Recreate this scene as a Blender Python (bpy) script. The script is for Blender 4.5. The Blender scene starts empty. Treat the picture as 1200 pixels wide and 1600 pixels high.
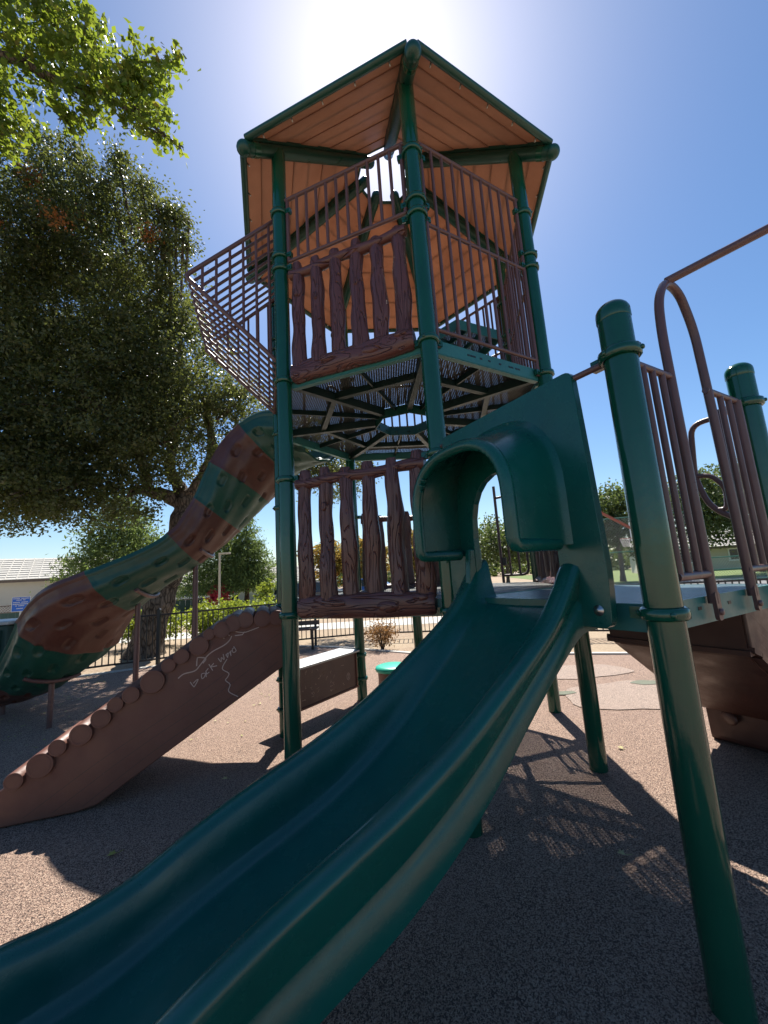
import bpy, bmesh, math, random
import numpy as np
from mathutils import Vector, Matrix
from mathutils.geometry import tessellate_polygon
random.seed(7); RNG = np.random.default_rng(7)
SC = bpy.context.scene
COL = SC.collection
# ------------------------------------------------------------------ camera
EYE = 1.543
CAM_ROT = Matrix(((0.99789493, 0.06485139, 0.0),
                  (0.01030036, -0.15849581, -0.98730592),
                  (-0.06402817, 0.98522758, -0.15883016)))
cd = bpy.data.cameras.new('camera'); cam = bpy.data.objects.new('camera', cd); COL.objects.link(cam)
cd.sensor_fit = 'VERTICAL'; cd.sensor_height = 36.0; cd.lens = 614.7/1600*36.0
cd.clip_start = 0.02; cd.clip_end = 600
cam.matrix_world = Matrix.Translation((0, 0, EYE)) @ CAM_ROT.to_4x4()
SC.camera = cam
# ------------------------------------------------------------------ light
SUN_AZ = math.radians(3.86); SUN_EL = math.radians(57.8)
w = bpy.data.worlds.new('World'); SC.world = w; w.use_nodes = True
nt = w.node_tree; nt.nodes.clear()
sky = nt.nodes.new('ShaderNodeTexSky'); sky.sky_type = 'NISHITA'; sky.sun_disc = False
sky.sun_elevation = SUN_EL; sky.sun_rotation = SUN_AZ
sky.air_density = 1.0; sky.dust_density = 0.65; sky.ozone_density = 2.4; sky.altitude = 50
bg = nt.nodes.new('ShaderNodeBackground'); bg.inputs['Strength'].default_value = 0.069
ow = nt.nodes.new('ShaderNodeOutputWorld')
hs_ = nt.nodes.new('ShaderNodeHueSaturation'); hs_.inputs['Saturation'].default_value = 1.22
nt.links.new(sky.outputs[0], hs_.inputs['Color']); nt.links.new(hs_.outputs[0], bg.inputs['Color']); nt.links.new(bg.outputs[0], ow.inputs['Surface'])
sl = bpy.data.lights.new('sun', 'SUN'); sl.energy = 5.0; sl.angle = math.radians(0.53); sl.color = (1.0, 0.955, 0.88)
so = bpy.data.objects.new('sun', sl); COL.objects.link(so)
SUN_DIR = Vector((math.sin(SUN_AZ)*math.cos(SUN_EL), math.cos(SUN_AZ)*math.cos(SUN_EL), math.sin(SUN_EL)))
so.rotation_euler = SUN_DIR.to_track_quat('Z', 'Y').to_euler(); so.location = SUN_DIR*40
vs = SC.view_settings; vs.view_transform = 'Standard'; vs.look = 'None'; vs.exposure = 1.12; vs.gamma = 1.0; vs.use_curve_mapping = False
SC.cycles.max_bounces = 10; SC.cycles.transparent_max_bounces = 24; SC.cycles.diffuse_bounces = 4

# ------------------------------------------------------------------ materials
def lin(r, g, b):
    f = lambda c: c/255/12.92 if c/255 <= 0.04045 else ((c/255+0.055)/1.055)**2.4
    return (f(r), f(g), f(b), 1)
class NT:
    def __init__(s, name):
        s.m = bpy.data.materials.new(name); s.m.use_nodes = True; s.t = s.m.node_tree; s.t.nodes.clear()
        s.out = s.t.nodes.new('ShaderNodeOutputMaterial')
    def n(s, kind, **kw):
        nd = s.t.nodes.new('ShaderNode'+kind)
        for k, v in kw.items():
            if k.startswith('_'): setattr(nd, k[1:], v)
            else:
                key = k.replace('__', ' ')
                nd.inputs[int(key[1:]) if key[0] == 'i' and key[1:].isdigit() else key].default_value = v
        return nd
    def l(s, a, b): s.t.links.new(a, b)
    def coord(s, which='Object', scale=(1, 1, 1)):
        tc = s.n('TexCoord'); mp = s.n('Mapping'); mp.inputs['Scale'].default_value = scale
        s.l(tc.outputs[which], mp.inputs['Vector']); return mp.outputs[0]
    def noise(s, vec, scale, detail=4, rough=0.55, dist=0):
        nd = s.n('TexNoise', Scale=scale, Detail=detail, Roughness=rough, Distortion=dist); s.l(vec, nd.inputs['Vector']); return nd.outputs['Fac']
    def ramp(s, fac, stops):
        nd = s.n('ValToRGB'); cr = nd.color_ramp
        while len(cr.elements) < len(stops): cr.elements.new(0.5)
        for el, (p, c) in zip(cr.elements, stops): el.position = p; el.color = c if len(c) == 4 else (*c, 1)
        s.l(fac, nd.inputs['Fac']); return nd.outputs['Color']
    def mix(s, fac, a, b, mode='MIX'):
        nd = s.n('Mix', _data_type='RGBA', _blend_type=mode)
        for i, v in ((0, fac), (6, a), (7, b)):
            if hasattr(v, 'is_linked'): s.l(v, nd.inputs[i])
            else: nd.inputs[i].default_value = v
        return nd.outputs[2]
    def bump(s, h, strength=0.3, dist=0.01, prev=None):
        nd = s.n('Bump', Strength=strength, Distance=dist); s.l(h, nd.inputs['Height'])
        if prev is not None: s.l(prev, nd.inputs['Normal'])
        return nd.outputs[0]
    def bsdf(s, color, rough=0.5, normal=None, metal=0.0, spec=0.5, coat=0.0):
        b = s.n('BsdfPrincipled', Metallic=metal)
        b.inputs['Specular IOR Level'].default_value = spec; b.inputs['Coat Weight'].default_value = coat
        for k, v in (('Base Color', color), ('Roughness', rough)):
            if hasattr(v, 'is_linked'): s.l(v, b.inputs[k])
            else: b.inputs[k].default_value = v
        if normal is not None: s.l(normal, b.inputs['Normal'])
        return b
    def done(s, sh): s.l(sh.outputs[0] if hasattr(sh, 'outputs') else sh, s.out.inputs['Surface']); return s.m
M = {}
def plastic(name, base, worn, rough=0.38, wear=0.62, bump=0.08, spec=0.5):
    k = NT(name); v = k.coord()
    big = k.noise(v, 3.0, 5, 0.6); fine = k.noise(v, 60, 4, 0.7)
    scr = k.noise(k.coord(scale=(90, 14, 14)), 1.0, 3, 0.75)
    c = k.mix(k.ramp(big, [(0.35, (0, 0, 0)), (0.75, (1, 1, 1))]), base, tuple(x*0.78 for x in base[:3])+(1,))
    f = k.ramp(scr, [(wear, (0, 0, 0)), (wear+0.1, (.55, .55, .55))])
    c = k.mix(f, c, worn)
    r = k.ramp(k.noise(v, 7, 5, 0.65), [(0.3, (rough*.75,)*3), (0.75, (min(1, rough*1.5),)*3)])
    n = k.bump(fine, bump, 0.004); n = k.bump(big, 0.10, 0.03, n)
    return k.done(k.bsdf(c, r, n, spec=spec))
M['slide_green'] = plastic('slide_green_plastic', (0.003, 0.085, 0.068, 1), (0.08, 0.18, 0.16, 1), 0.24, 0.69, 0.05)
M['post_green'] = plastic('green_powder_coat', (0.004, 0.072, 0.042, 1), (0.04, 0.12, 0.09, 1), 0.13, 0.75, 0.02, 0.6)
M['dark_green'] = plastic('dark_green_coat', (0.006, 0.06, 0.042, 1), (0.04, 0.10, 0.08, 1), 0.34, 0.72, 0.03)
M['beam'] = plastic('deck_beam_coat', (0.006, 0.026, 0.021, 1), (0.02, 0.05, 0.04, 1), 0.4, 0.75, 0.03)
M['teal'] = plastic('teal_deck_coat', (0.03, 0.17, 0.16, 1), (0.12, 0.26, 0.25, 1), 0.35, 0.70, 0.03)
M['rail'] = plastic('brown_rail_coat', (0.115, 0.062, 0.058, 1), (0.20, 0.13, 0.12, 1), 0.34, 0.70, 0.15)
M['ramp_brown'] = plastic('brown_plastic', (0.150, 0.060, 0.040, 1), (0.28, 0.17, 0.13, 1), 0.5, 0.70, 0.1)
M['trunk_green'] = plastic('trunk_slide_green', (0.004, 0.060, 0.040, 1), (0.03, 0.09, 0.065, 1), 0.42, 0.74)
M['trunk_brown'] = plastic('trunk_slide_brown', (0.078, 0.027, 0.018, 1), (0.13, 0.065, 0.05, 1), 0.45, 0.74)
M['stair_brown'] = plastic('stair_brown_plastic', (0.072, 0.029, 0.022, 1), (0.14, 0.08, 0.06, 1), 0.42, 0.72, 0.1)
M['panel_brown'] = plastic('panel_brown', (0.085, 0.042, 0.034, 1), (0.25, 0.18, 0.15, 1), 0.35, 0.64)
M['steel'] = plastic('bolt_steel', (0.5, 0.5, 0.48, 1), (0.6, 0.6, 0.6, 1), 0.3)
for _m in ('steel',): M[_m].node_tree.nodes['Principled BSDF'].inputs['Metallic'].default_value = 1.0
# carved log plastic
def log_mat(name='carved_log_plastic', sc=(15, 15, 1.3)):
    k = NT(name)
    f = k.noise(k.coord(scale=sc), 1.0, 2, 0.45, 0.6)
    m = k.n('Math', _operation='MULTIPLY', i1=9.0); k.l(f, m.inputs[0]); fr = k.n('Math', _operation='PINGPONG', i1=0.5); k.l(m.outputs[0], fr.inputs[0])
    gr = k.ramp(fr.outputs[0], [(0.0, (0, 0, 0)), (0.13, (1, 1, 1))])
    c = k.mix(k.noise(k.coord(), 5, 4), (0.118, 0.046, 0.036, 1), (0.085, 0.033, 0.027, 1))
    n = k.bump(gr, 1.0, 0.011); n = k.bump(k.noise(k.coord(), 70, 3), 0.05, 0.004, n)
    return k.done(k.bsdf(c, 0.36, n))
M['log'] = log_mat()
M['log_lying'] = log_mat('carved_lying_log_plastic', (2.0, 2.0, 12))
def roof_mat():
    k = NT('orange_brown_roof_plastic'); v = k.coord()
    c = k.mix(k.ramp(k.noise(v, 2.2, 6, 0.65), [(0.35, (0, 0, 0)), (0.7, (1, 1, 1))]), (0.46, 0.265, 0.175, 1), (0.36, 0.195, 0.125, 1))
    c = k.mix(k.ramp(k.noise(k.coord(scale=(12, 12, 4)), 1.5, 5, .7), [(0.62, (0, 0, 0)), (0.75, (.5, .5, .5))]), c, (0.16, 0.075, 0.045, 1))
    b = k.bsdf(c, 0.5, k.bump(k.noise(v, 40, 3), 0.08, 0.004))
    tr = k.n('BsdfTranslucent'); k.l(c, tr.inputs['Color'])
    mx = k.n('MixShader', Fac=0.42); k.l(b.outputs[0], mx.inputs[1]); k.l(tr.outputs[0], mx.inputs[2])
    return k.done(mx)
M['roof'] = roof_mat()
def perf_mat(name, base, rough=0.55):
    k = NT(name); tc = k.n('TexCoord')
    vo = k.n('TexVoronoi', _voronoi_dimensions='2D', Scale=1/0.021, Randomness=0.0); k.l(tc.outputs['Object'], vo.inputs['Vector'])
    hole = k.n('Math', _operation='LESS_THAN', i1=0.31); k.l(vo.outputs['Distance'], hole.inputs[0])
    c = k.mix(k.noise(k.coord(), 4, 5), base, tuple(x*.6 for x in base[:3])+(1,))
    b = k.bsdf(c, rough, k.bump(vo.outputs['Distance'], 0.4, 0.006))
    t = k.n('BsdfTransparent'); mx = k.n('MixShader')
    k.l(hole.outputs[0], mx.inputs[0]); k.l(b.outputs[0], mx.inputs[1]); k.l(t.outputs[0], mx.inputs[2])
    return k.done(mx)
M['deck'] = perf_mat('perforated_deck', (0.040, 0.042, 0.032, 1))
M['deck_blue'] = perf_mat('perforated_platform', (0.16, 0.23, 0.25, 1), 0.26)
def rubber_mat(name='poured_rubber', pale=0.0):
    k = NT(name); v = k.coord()
    vo = k.n('TexVoronoi', Scale=210.0, Randomness=1.0); k.l(v, vo.inputs['Vector'])
    cell = k.ramp(vo.outputs['Color'], [(0.0, (0.022, 0.018, 0.017)), (0.33, (0.07, 0.047, 0.040)), (0.46, (0.32, 0.205, 0.15)), (0.72, (0.46, 0.32, 0.24)), (1.0, (0.62, 0.48, 0.37))])
    big = k.noise(v, 0.7, 6, 0.65)
    c = k.mix(k.ramp(big, [(0.35, (0, 0, 0)), (0.72, (.5, .5, .5))]), cell, (0.30, 0.20, 0.155, 1))
    c = k.mix(k.ramp(k.noise(v, 2.3, 5, .7), [(0.60, (0, 0, 0)), (0.8, (.35, .35, .35))]), c, (0.10, 0.075, 0.06, 1))
    if pale: c = k.mix(pale, c, (0.62, 0.56, 0.50, 1))
    n = k.bump(vo.outputs['Distance'], 1.0, 0.006); n = k.bump(k.noise(v, 90, 4, .7), 0.9, 0.012, n)
    return k.done(k.bsdf(c, 0.85, n, spec=0.3))
M['rubber'] = rubber_mat()
def speckle(name, cols, scale, rough=0.9, bump=0.5, dist=0.01, big=None):
    k = NT(name); v = k.coord()
    c = k.ramp(k.noise(v, scale, 6, 0.75), [(0.25+0.5*i/(len(cols)-1), q) for i, q in enumerate(cols)])
    if big: c = k.mix(k.ramp(k.noise(v, big[0], 5, .6), [(0.42, (0, 0, 0)), (0.62, (1, 1, 1))]), c, big[1])
    return k.done(k.bsdf(c, rough, k.bump(k.noise(v, scale*1.5, 4), bump, dist), spec=0.3))
M['rubber_pale'] = rubber_mat('pale_rubber', 0.20)
M['rubber_green'] = speckle('worn_green_rubber', [(0.04, 0.045, 0.035), (0.13, 0.14, 0.10), (0.2, 0.2, 0.15)], 120, .85)
M['dirt'] = speckle('dry_dirt_mulch', [(0.10, 0.07, 0.05), (0.26, 0.19, 0.13), (0.42, 0.33, 0.24)], 22, .95, .8, .03, (0.5, (0.32, 0.25, 0.17, 1)))
M['lawn'] = speckle('mown_lawn', [(0.05, 0.08, 0.02), (0.12, 0.16, 0.05), (0.20, 0.23, 0.09)], 18, .95, .8, .04)
M['concrete'] = speckle('pale_concrete', [(0.33, 0.31, 0.28), (0.42, 0.40, 0.36), (0.50, 0.47, 0.43)], 14, .9, .2, .004)
M['asphalt'] = speckle('sunbleached_asphalt', [(0.10, 0.10, 0.10), (0.15, 0.15, 0.15), (0.2, 0.2, 0.2)], 60, .9, .3, .005)
def bark_mat(name, a, b):
    k = NT(name); v = k.coord(scale=(1, 1, .35)); f = k.noise(v, 9, 8, .7, 1.2)
    vo = k.n('TexVoronoi', _feature='DISTANCE_TO_EDGE', Scale=11.0); k.l(v, vo.inputs['Vector'])
    cr_ = k.ramp(vo.outputs['Distance'], [(0.0, (.25, .25, .25)), (0.16, (1, 1, 1))]); f2 = k.ramp(f, [(0.3, (0, 0, 0)), (0.7, (1, 1, 1))])
    return k.done(k.bsdf(k.mix(1.0, k.mix(f2, a, b), cr_, 'MULTIPLY'), 0.95, k.bump(f, 1.0, 0.08, k.bump(vo.outputs['Distance'], 1.0, 0.06)), spec=0.2))
M['bark'] = bark_mat('oak_bark', (0.06, 0.047, 0.036, 1), (0.30, 0.24, 0.18, 1))
M['bark_brown'] = bark_mat('redwood_bark', (0.07, 0.04, 0.025, 1), (0.22, 0.13, 0.08, 1))
def leaf_mat(name, cols, trans, tcol, rough=0.45, scale=7.0):
    k = NT(name); at = k.n('Attribute', _attribute_name='tint')
    c = k.ramp(at.outputs['Fac'], [(i/(len(cols)-1), q) for i, q in enumerate(cols)])
    b = k.bsdf(c, rough, spec=0.35)
    tr = k.n('BsdfTranslucent'); k.l(k.mix(0.6, c, tcol), tr.inputs['Color'])
    mx = k.n('MixShader', Fac=trans); k.l(b.outputs[0], mx.inputs[1]); k.l(tr.outputs[0], mx.inputs[2])
    return k.done(mx)
M['oak_leaf'] = leaf_mat('oak_leaves', [(0.022, 0.033, 0.012), (0.042, 0.058, 0.020), (0.075, 0.092, 0.036), (0.13, 0.13, 0.05), (0.42, 0.12, 0.03)], 0.40, (0.24, 0.27, 0.045, 1), 0.42)
M['maple_leaf'] = leaf_mat('maple_leaves', [(0.045, 0.085, 0.015), (0.08, 0.13, 0.02), (0.12, 0.17, 0.03), (0.20, 0.20, 0.03), (0.45, 0.20, 0.03)], 0.50, (0.34, 0.42, 0.03, 1), 0.45)
M['conifer_leaf'] = leaf_mat('conifer_needles', [(0.04, 0.075, 0.025), (0.085, 0.13, 0.04), (0.16, 0.20, 0.06)], 0.42, (0.26, 0.34, 0.07, 1), 0.6)
M['hedge_leaf'] = leaf_mat('hedge_leaves', [(0.07, 0.12, 0.015), (0.14, 0.20, 0.02), (0.26, 0.30, 0.04)], 0.45, (0.45, 0.50, 0.05, 1), 0.5)
M['autumn_leaf'] = leaf_mat('autumn_leaves', [(0.08, 0.12, 0.03), (0.16, 0.17, 0.04), (0.35, 0.22, 0.04), (0.45, 0.13, 0.04)], 0.40, (0.45, 0.30, 0.06, 1), 0.5)
M['far_leaf'] = leaf_mat('far_green_leaves', [(0.03, 0.055, 0.02), (0.07, 0.10, 0.035), (0.13, 0.16, 0.05)], 0.35, (0.20, 0.26, 0.05, 1), 0.5)
M['dry_leaf'] = leaf_mat('dry_shrub_leaves', [(0.14, 0.07, 0.03), (0.28, 0.16, 0.07), (0.36, 0.24, 0.10)], 0.3, (0.4, 0.2, 0.06, 1), 0.7)
M['pink_flower'] = leaf_mat('pink_red_blossom', [(0.40, 0.02, 0.05), (0.65, 0.05, 0.10), (0.70, 0.16, 0.18)], 0.35, (0.8, 0.1, 0.12, 1), 0.5)
def plain(name, col, rough=0.6, metal=0.0, var=0.25, scale=3):
    k = NT(name); c = k.mix(k.noise(k.coord(), scale, 5, .6), col, tuple(x*(1-var) for x in col[:3])+(1,))
    return k.done(k.bsdf(c, rough, k.bump(k.noise(k.coord(), 35, 3), .06, .004), metal=metal))
M['black_iron'] = plain('black_fence_iron', (0.012, 0.012, 0.014, 1), 0.4)
M['stucco'] = plain('beige_stucco', (0.52, 0.47, 0.39, 1), 0.9, var=.12)
M['blue_siding'] = plain('grey_blue_siding', (0.36, 0.40, 0.43, 1), 0.8, var=.12)
M['white_paint'] = plain('white_trim', (0.75, 0.75, 0.73, 1), 0.6, var=.08)
M['roof_tile'] = speckle('pale_roof_tile', [(0.28, 0.27, 0.24), (0.40, 0.38, 0.34), (0.5, 0.48, 0.44)], 6, .9, .3, .02)
M['glass'] = plain('dark_window_glass', (0.03, 0.04, 0.05, 1), 0.08)
M['sign_blue'] = plain('blue_sign', (0.02, 0.12, 0.55, 1), 0.4, var=.05)
M['galv'] = plain('galvanised_steel', (0.42, 0.43, 0.43, 1), 0.45, 0.6)
M['pole_tan'] = plain('tan_lamp_pole', (0.48, 0.42, 0.32, 1), 0.5)
M['fence_green'] = plain('dark_green_fence', (0.02, 0.06, 0.045, 1), 0.6)
M['mesh_green'] = plain('green_mesh_wire', (0.03, 0.16, 0.11, 1), 0.5)
M['red_paint'] = plain('rust_red_paint', (0.35, 0.09, 0.05, 1), 0.5)
M['mint'] = plain('mint_green_seat', (0.03, 0.40, 0.28, 1), 0.35)
M['wood'] = plain('weathered_wood', (0.14, 0.10, 0.075, 1), 0.8)
M['tire'] = plain('tyre_rubber', (0.015, 0.015, 0.015, 1), 0.8)
M['car_white'] = plain('white_car_paint', (0.7, 0.7, 0.7, 1), 0.2, var=.02)
M['car_dark'] = plain('dark_car_paint', (0.03, 0.035, 0.05, 1), 0.2, var=.02)
M['car_blue'] = plain('blue_car_paint', (0.03, 0.09, 0.30, 1), 0.2, var=.02)
M['chalk'] = plain('pale_scratch', (0.60, 0.46, 0.39, 1), 0.9)
M['leaf_litter'] = leaf_mat('fallen_leaf', [(0.25, 0.27, 0.06), (0.42, 0.40, 0.14), (0.5, 0.45, 0.25)], 0.2, (0.4, 0.4, 0.1, 1), 0.6)
M['net'] = plain('white_net', (0.7, 0.65, 0.62, 1), 0.8)

# ------------------------------------------------------------------ mesh tools
class MB:
    def __init__(s): s.v = []; s.f = []; s.sm = []
    def add(s, vs_, fs, smooth=False):
        o = len(s.v); s.v += [tuple(p) for p in vs_]; s.f += [tuple(i+o for i in f) for f in fs]; s.sm += [smooth]*len(fs); return s
    def box(s, c, sx, sy, sz, ax=None):
        ax = ax or (Vector((1, 0, 0)), Vector((0, 1, 0)), Vector((0, 0, 1))); c = Vector(c); P = []
        for k in (-1, 1):
            for j in (-1, 1):
                for i in (-1, 1): P.append(c+ax[0]*(i*sx/2)+ax[1]*(j*sy/2)+ax[2]*(k*sz/2))
        return s.add(P, [(0, 2, 3, 1), (4, 5, 7, 6), (0, 1, 5, 4), (2, 6, 7, 3), (0, 4, 6, 2), (1, 3, 7, 5)])
    def beam(s, a, b, wd, ht, up=Vector((0, 0, 1))):
        a = Vector(a); b = Vector(b); d = (b-a); l = d.length; d = d/l; sd = d.cross(up).normalized(); u = sd.cross(d)
        return s.box((a+b)/2, l, wd, ht, (d, sd, u))
    def tube(s, pts, r, n=10, closed=False, cap=True, ang0=0.0):
        P = [Vector(p) for p in pts]; m = len(P); rr = r if isinstance(r, (list, tuple)) else [r]*m
        rings = []; prev = None
        for i in range(m):
            if closed: t = (P[(i+1) % m]-P[i-1])
            else: t = P[min(i+1, m-1)]-P[max(i-1, 0)]
            t.normalize()
            if prev is None:
                u = Vector((0, 0, 1)).cross(t)
                if u.length < 1e-3: u = Vector((1, 0, 0)).cross(t)
                u.normalize()
            else:
                u = prev-t*prev.dot(t)
                u = u.normalized() if u.length > 1e-6 else Vector((1, 0, 0))
            prev = u; w_ = t.cross(u)
            rings.append([P[i]+(u*math.cos(ang0+2*math.pi*k/n)+w_*math.sin(ang0+2*math.pi*k/n))*rr[i] for k in range(n)])
        vs_ = [p for r_ in rings for p in r_]; fs = []
        for i in range(m if closed else m-1):
            j = (i+1) % m
            for k in range(n): fs.append((i*n+k, i*n+(k+1) % n, j*n+(k+1) % n, j*n+k))
        s.add(vs_, fs, True)
        if cap and not closed:
            s.add(rings[0], [tuple(range(n-1, -1, -1))]); s.add(rings[-1], [tuple(range(n))])
        return s
    def lathe(s, prof, origin, axis=Vector((0, 0, 1)), n=24, ang=(0, 2*math.pi)):
        axis = Vector(axis).normalized(); u = axis.orthogonal().normalized(); w_ = axis.cross(u); o = Vector(origin)
        vs_ = []; fs = []
        for r, h in prof:
            for k in range(n):
                a = 2*math.pi*k/n; vs_.append(o+axis*h+(u*math.cos(a)+w_*math.sin(a))*r)
        for i in range(len(prof)-1):
            for k in range(n): fs.append((i*n+k, i*n+(k+1) % n, (i+1)*n+(k+1) % n, (i+1)*n+k))
        return s.add(vs_, fs, True)
    def ball(s, c, r, n=16, m=8, scale=(1, 1, 1)):
        pr = [(max(1e-4, r*math.sin(math.pi*i/m)), -r*math.cos(math.pi*i/m)) for i in range(m+1)]
        vs_ = []; fs = []
        for a, h in pr:
            for k in range(n): vs_.append(Vector(c)+Vector((a*math.cos(2*math.pi*k/n)*scale[0], a*math.sin(2*math.pi*k/n)*scale[1], h*scale[2])))
        for i in range(m):
            for k in range(n): fs.append((i*n+k, i*n+(k+1) % n, (i+1)*n+(k+1) % n, (i+1)*n+k))
        return s.add(vs_, fs, True)
    def grid(s, rows, smooth=True, closed=False):
        n = len(rows[0]); vs_ = [p for r in rows for p in r]; fs = []
        for i in range(len(rows)-1):
            for k in range(n if closed else n-1): fs.append((i*n+k, i*n+(k+1) % n, (i+1)*n+(k+1) % n, (i+1)*n+k))
        return s.add(vs_, fs, smooth)
    def slab(s, loops, fn, t0, t1):
        """solid from 2-D loops (outer + holes); fn(a, b, t) -> point"""
        tri = tessellate_polygon([[Vector((x, y, 0)) for x, y in lp] for lp in loops])
        flat = [p for lp in loops for p in lp]; N_ = len(flat)
        A = [fn(x, y, t0) for x, y in flat]; B = [fn(x, y, t1) for x, y in flat]
        fs = [tuple(t) for t in tri]+[tuple(N_+i for i in reversed(t)) for t in tri]; o = 0
        for lp in loops:
            m = len(lp)
            for k in range(m): fs.append((o+k, o+(k+1) % m, N_+o+(k+1) % m, N_+o+k))
            o += m
        return s.add(A+B, fs)
    def build(s, name, mat, parent=None, bevel=0.0, fix=True):
        me = bpy.data.meshes.new(name); off = Vector((0, 0, 0))
        p = parent
        while p is not None: off = off+p.location; p = p.parent
        me.from_pydata([(x[0]-off.x, x[1]-off.y, x[2]-off.z) for x in s.v], [], s.f)
        me.polygons.foreach_set('use_smooth', s.sm)
        if fix:
            bm = bmesh.new(); bm.from_mesh(me); bmesh.ops.recalc_face_normals(bm, faces=bm.faces)
            if bevel > 0:
                bmesh.ops.remove_doubles(bm, verts=bm.verts, dist=1e-5)
                ed = [e for e in bm.edges if len(e.link_faces) == 2 and e.calc_face_angle(0) > math.radians(35)]
                bmesh.ops.bevel(bm, geom=ed, offset=bevel, segments=2, profile=0.5, affect='EDGES', clamp_overlap=True)
            bm.to_mesh(me); bm.free()
        me.materials.append(mat); me.update()
        o = bpy.data.objects.new(name, me); COL.objects.link(o); o.parent = parent
        return o
def thing(name, label, cat, loc=(0, 0, 0), group=None):
    o = bpy.data.objects.new(name, None); COL.objects.link(o); o.location = loc; o.empty_display_size = .2
    o['label'] = label; o['category'] = cat
    if group: o['group'] = group
    return o
def tag(o, label, cat, group=None):
    o['label'] = label; o['category'] = cat
    if group: o['group'] = group
    return o
def struct(o): o['kind'] = 'structure'; return o
def copy_tree(o, parent=None):
    c_ = o.copy(); COL.objects.link(c_); c_.parent = parent
    for ch in list(o.children): copy_tree(ch, c_)
    return c_
def bez(pts, n=8):
    """Catmull-Rom through points"""
    P = [Vector(p) for p in pts]; out = []
    for i in range(len(P)-1):
        p0 = P[max(i-1, 0)]; p1 = P[i]; p2 = P[i+1]; p3 = P[min(i+2, len(P)-1)]
        for k in range(n):
            t = k/n; out.append(0.5*((2*p1)+(p2-p0)*t+(2*p0-5*p1+4*p2-p3)*t*t+(3*p1-p0-3*p2+p3)*t**3))
    out.append(P[-1]); return out
def rounded(pts, r, n=5, closed=False):
    """polyline with rounded corners"""
    P = [Vector(p) for p in pts]; m = len(P); out = []
    for i in range(m):
        if not closed and i in (0, m-1): out.append(P[i]); continue
        a = P[i-1]-P[i]; b = P[(i+1) % m]-P[i]; ra = min(r, a.length*.49, b.length*.49)
        s0 = P[i]+a.normalized()*ra; s1 = P[i]+b.normalized()*ra
        for k in range(n+1):
            t = k/n; out.append(s0*(1-t)**2+P[i]*2*t*(1-t)+s1*t*t)
    return out
def interp(tab, x):
    xs = [a for a, b in tab]; ys = [b for a, b in tab]
    return float(np.interp(x, xs, ys))
def spline_tab(tab, n=8):
    pts = bez([(a, b, 0) for a, b in tab], n); return [(p.x, p.y) for p in pts]
# ================================================================== THE SEVEN-SIDED TOWER
CTR = Vector((0.296, 4.076, 0)); RAD = 1.452; ANG = -1.498
VX = [CTR+Vector((math.cos(ANG+2*math.pi*i/7), math.sin(ANG+2*math.pi*i/7), 0))*RAD for i in range(7)]
pN, pR, pBR, pB2, pB1, pBL, pL = VX
SIDE = (pN-pR).length
OUT = ((pN+pR)/2-CTR).normalized()
pP1 = pN+OUT*SIDE; pP2 = pR+OUT*SIDE
UP = Vector((0, 0, 1)); PD = 0.0635            # post radius
LOW, HIGH = 1.365, 3.245                        # deck heights
def Z(p, z): return Vector((p.x, p.y, z))
tower = thing('play_tower', 'tall seven sided green and brown play tower with orange roof and square side platform', 'play tower', (CTR.x, CTR.y, 0))

def clamp(parent, p, z, dirs):
    mb = MB(); c = Z(p, z)
    mb.lathe([(PD+.001, -.020), (PD+.008, -.024), (PD+.017, -.017), (PD+.019, 0), (PD+.017, .017), (PD+.008, .024), (PD+.001, .020)], c, UP, 20)
    for d in dirs:
        d = d.normalized(); sd = d.cross(UP)
        mb.beam(c+d*(PD+.004), c+d*(PD+.055), .034, .046)
        mb.tube([c+d*(PD+.032)-sd*.024, c+d*(PD+.032)+sd*.024], .009, 8)
    for k in range(3):
        a = k*2.1+1.0+z; d = Vector((math.cos(a), math.sin(a), 0)); mb.lathe([(.011, 0), (.011, .006), (.006, .010), (.001, .010)], c+d*(PD+.017), d, 8)
    return mb.build('clamp', M['post_green'], parent)
def post(p, top, clamps, cap=False):
    mb = MB(); mb.lathe([(PD, -.03), (PD, top)], p, UP, 28)
    if not cap: mb.add([Z(p, top)+Vector((math.cos(2*math.pi*k/28), math.sin(2*math.pi*k/28), 0))*PD for k in range(28)], [tuple(range(28))])
    o = mb.build('post', M['post_green'], tower)
    if cap:
        m2 = MB(); r = PD+.0006
        m2.lathe([(r, -.035), (r+.002, -.03), (r+.002, 0)]+[(max(.0005, (r+.002)*math.cos(a)), .052*math.sin(a)) for a in [math.pi/2*i/7 for i in range(1, 8)]], Z(p, top-.01), UP, 28)
        m2.build('post_cap', M['post_green'], o)
    for z, ds in clamps: clamp(o, p, z, ds)
    return o
ZR_OUT, ZR_IN, R_OUT, R_IN = 5.285, 6.31, 1.78, 0.27
def zr(r): return ZR_OUT+(ZR_IN-ZR_OUT)*(R_OUT-r)/(R_OUT-R_IN)
for i, p in enumerate(VX):
    a, b = VX[(i+1) % 7]-p, VX[i-1]-p
    post(p, zr(RAD)-.02, [(4.82, [a, b]), (4.375, [a, b]), (4.25, [a, b]), (3.20, [a, b]), (2.35, [a, b]), (1.29, [a, b])]+([(.55, [a]), (.26, [a])] if i == 4 else [])+([(.55, [b]), (.26, [b])] if i == 5 else []))
post(pP1, 2.59, [(2.39, [pN-pP1, pP2-pP1]), (1.335, [pN-pP1, pP2-pP1])], True)
post(pP2, 2.59, [(2.38, [pR-pP2, pP1-pP2]), (1.335, [pR-pP2, pP1-pP2])], True)

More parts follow.
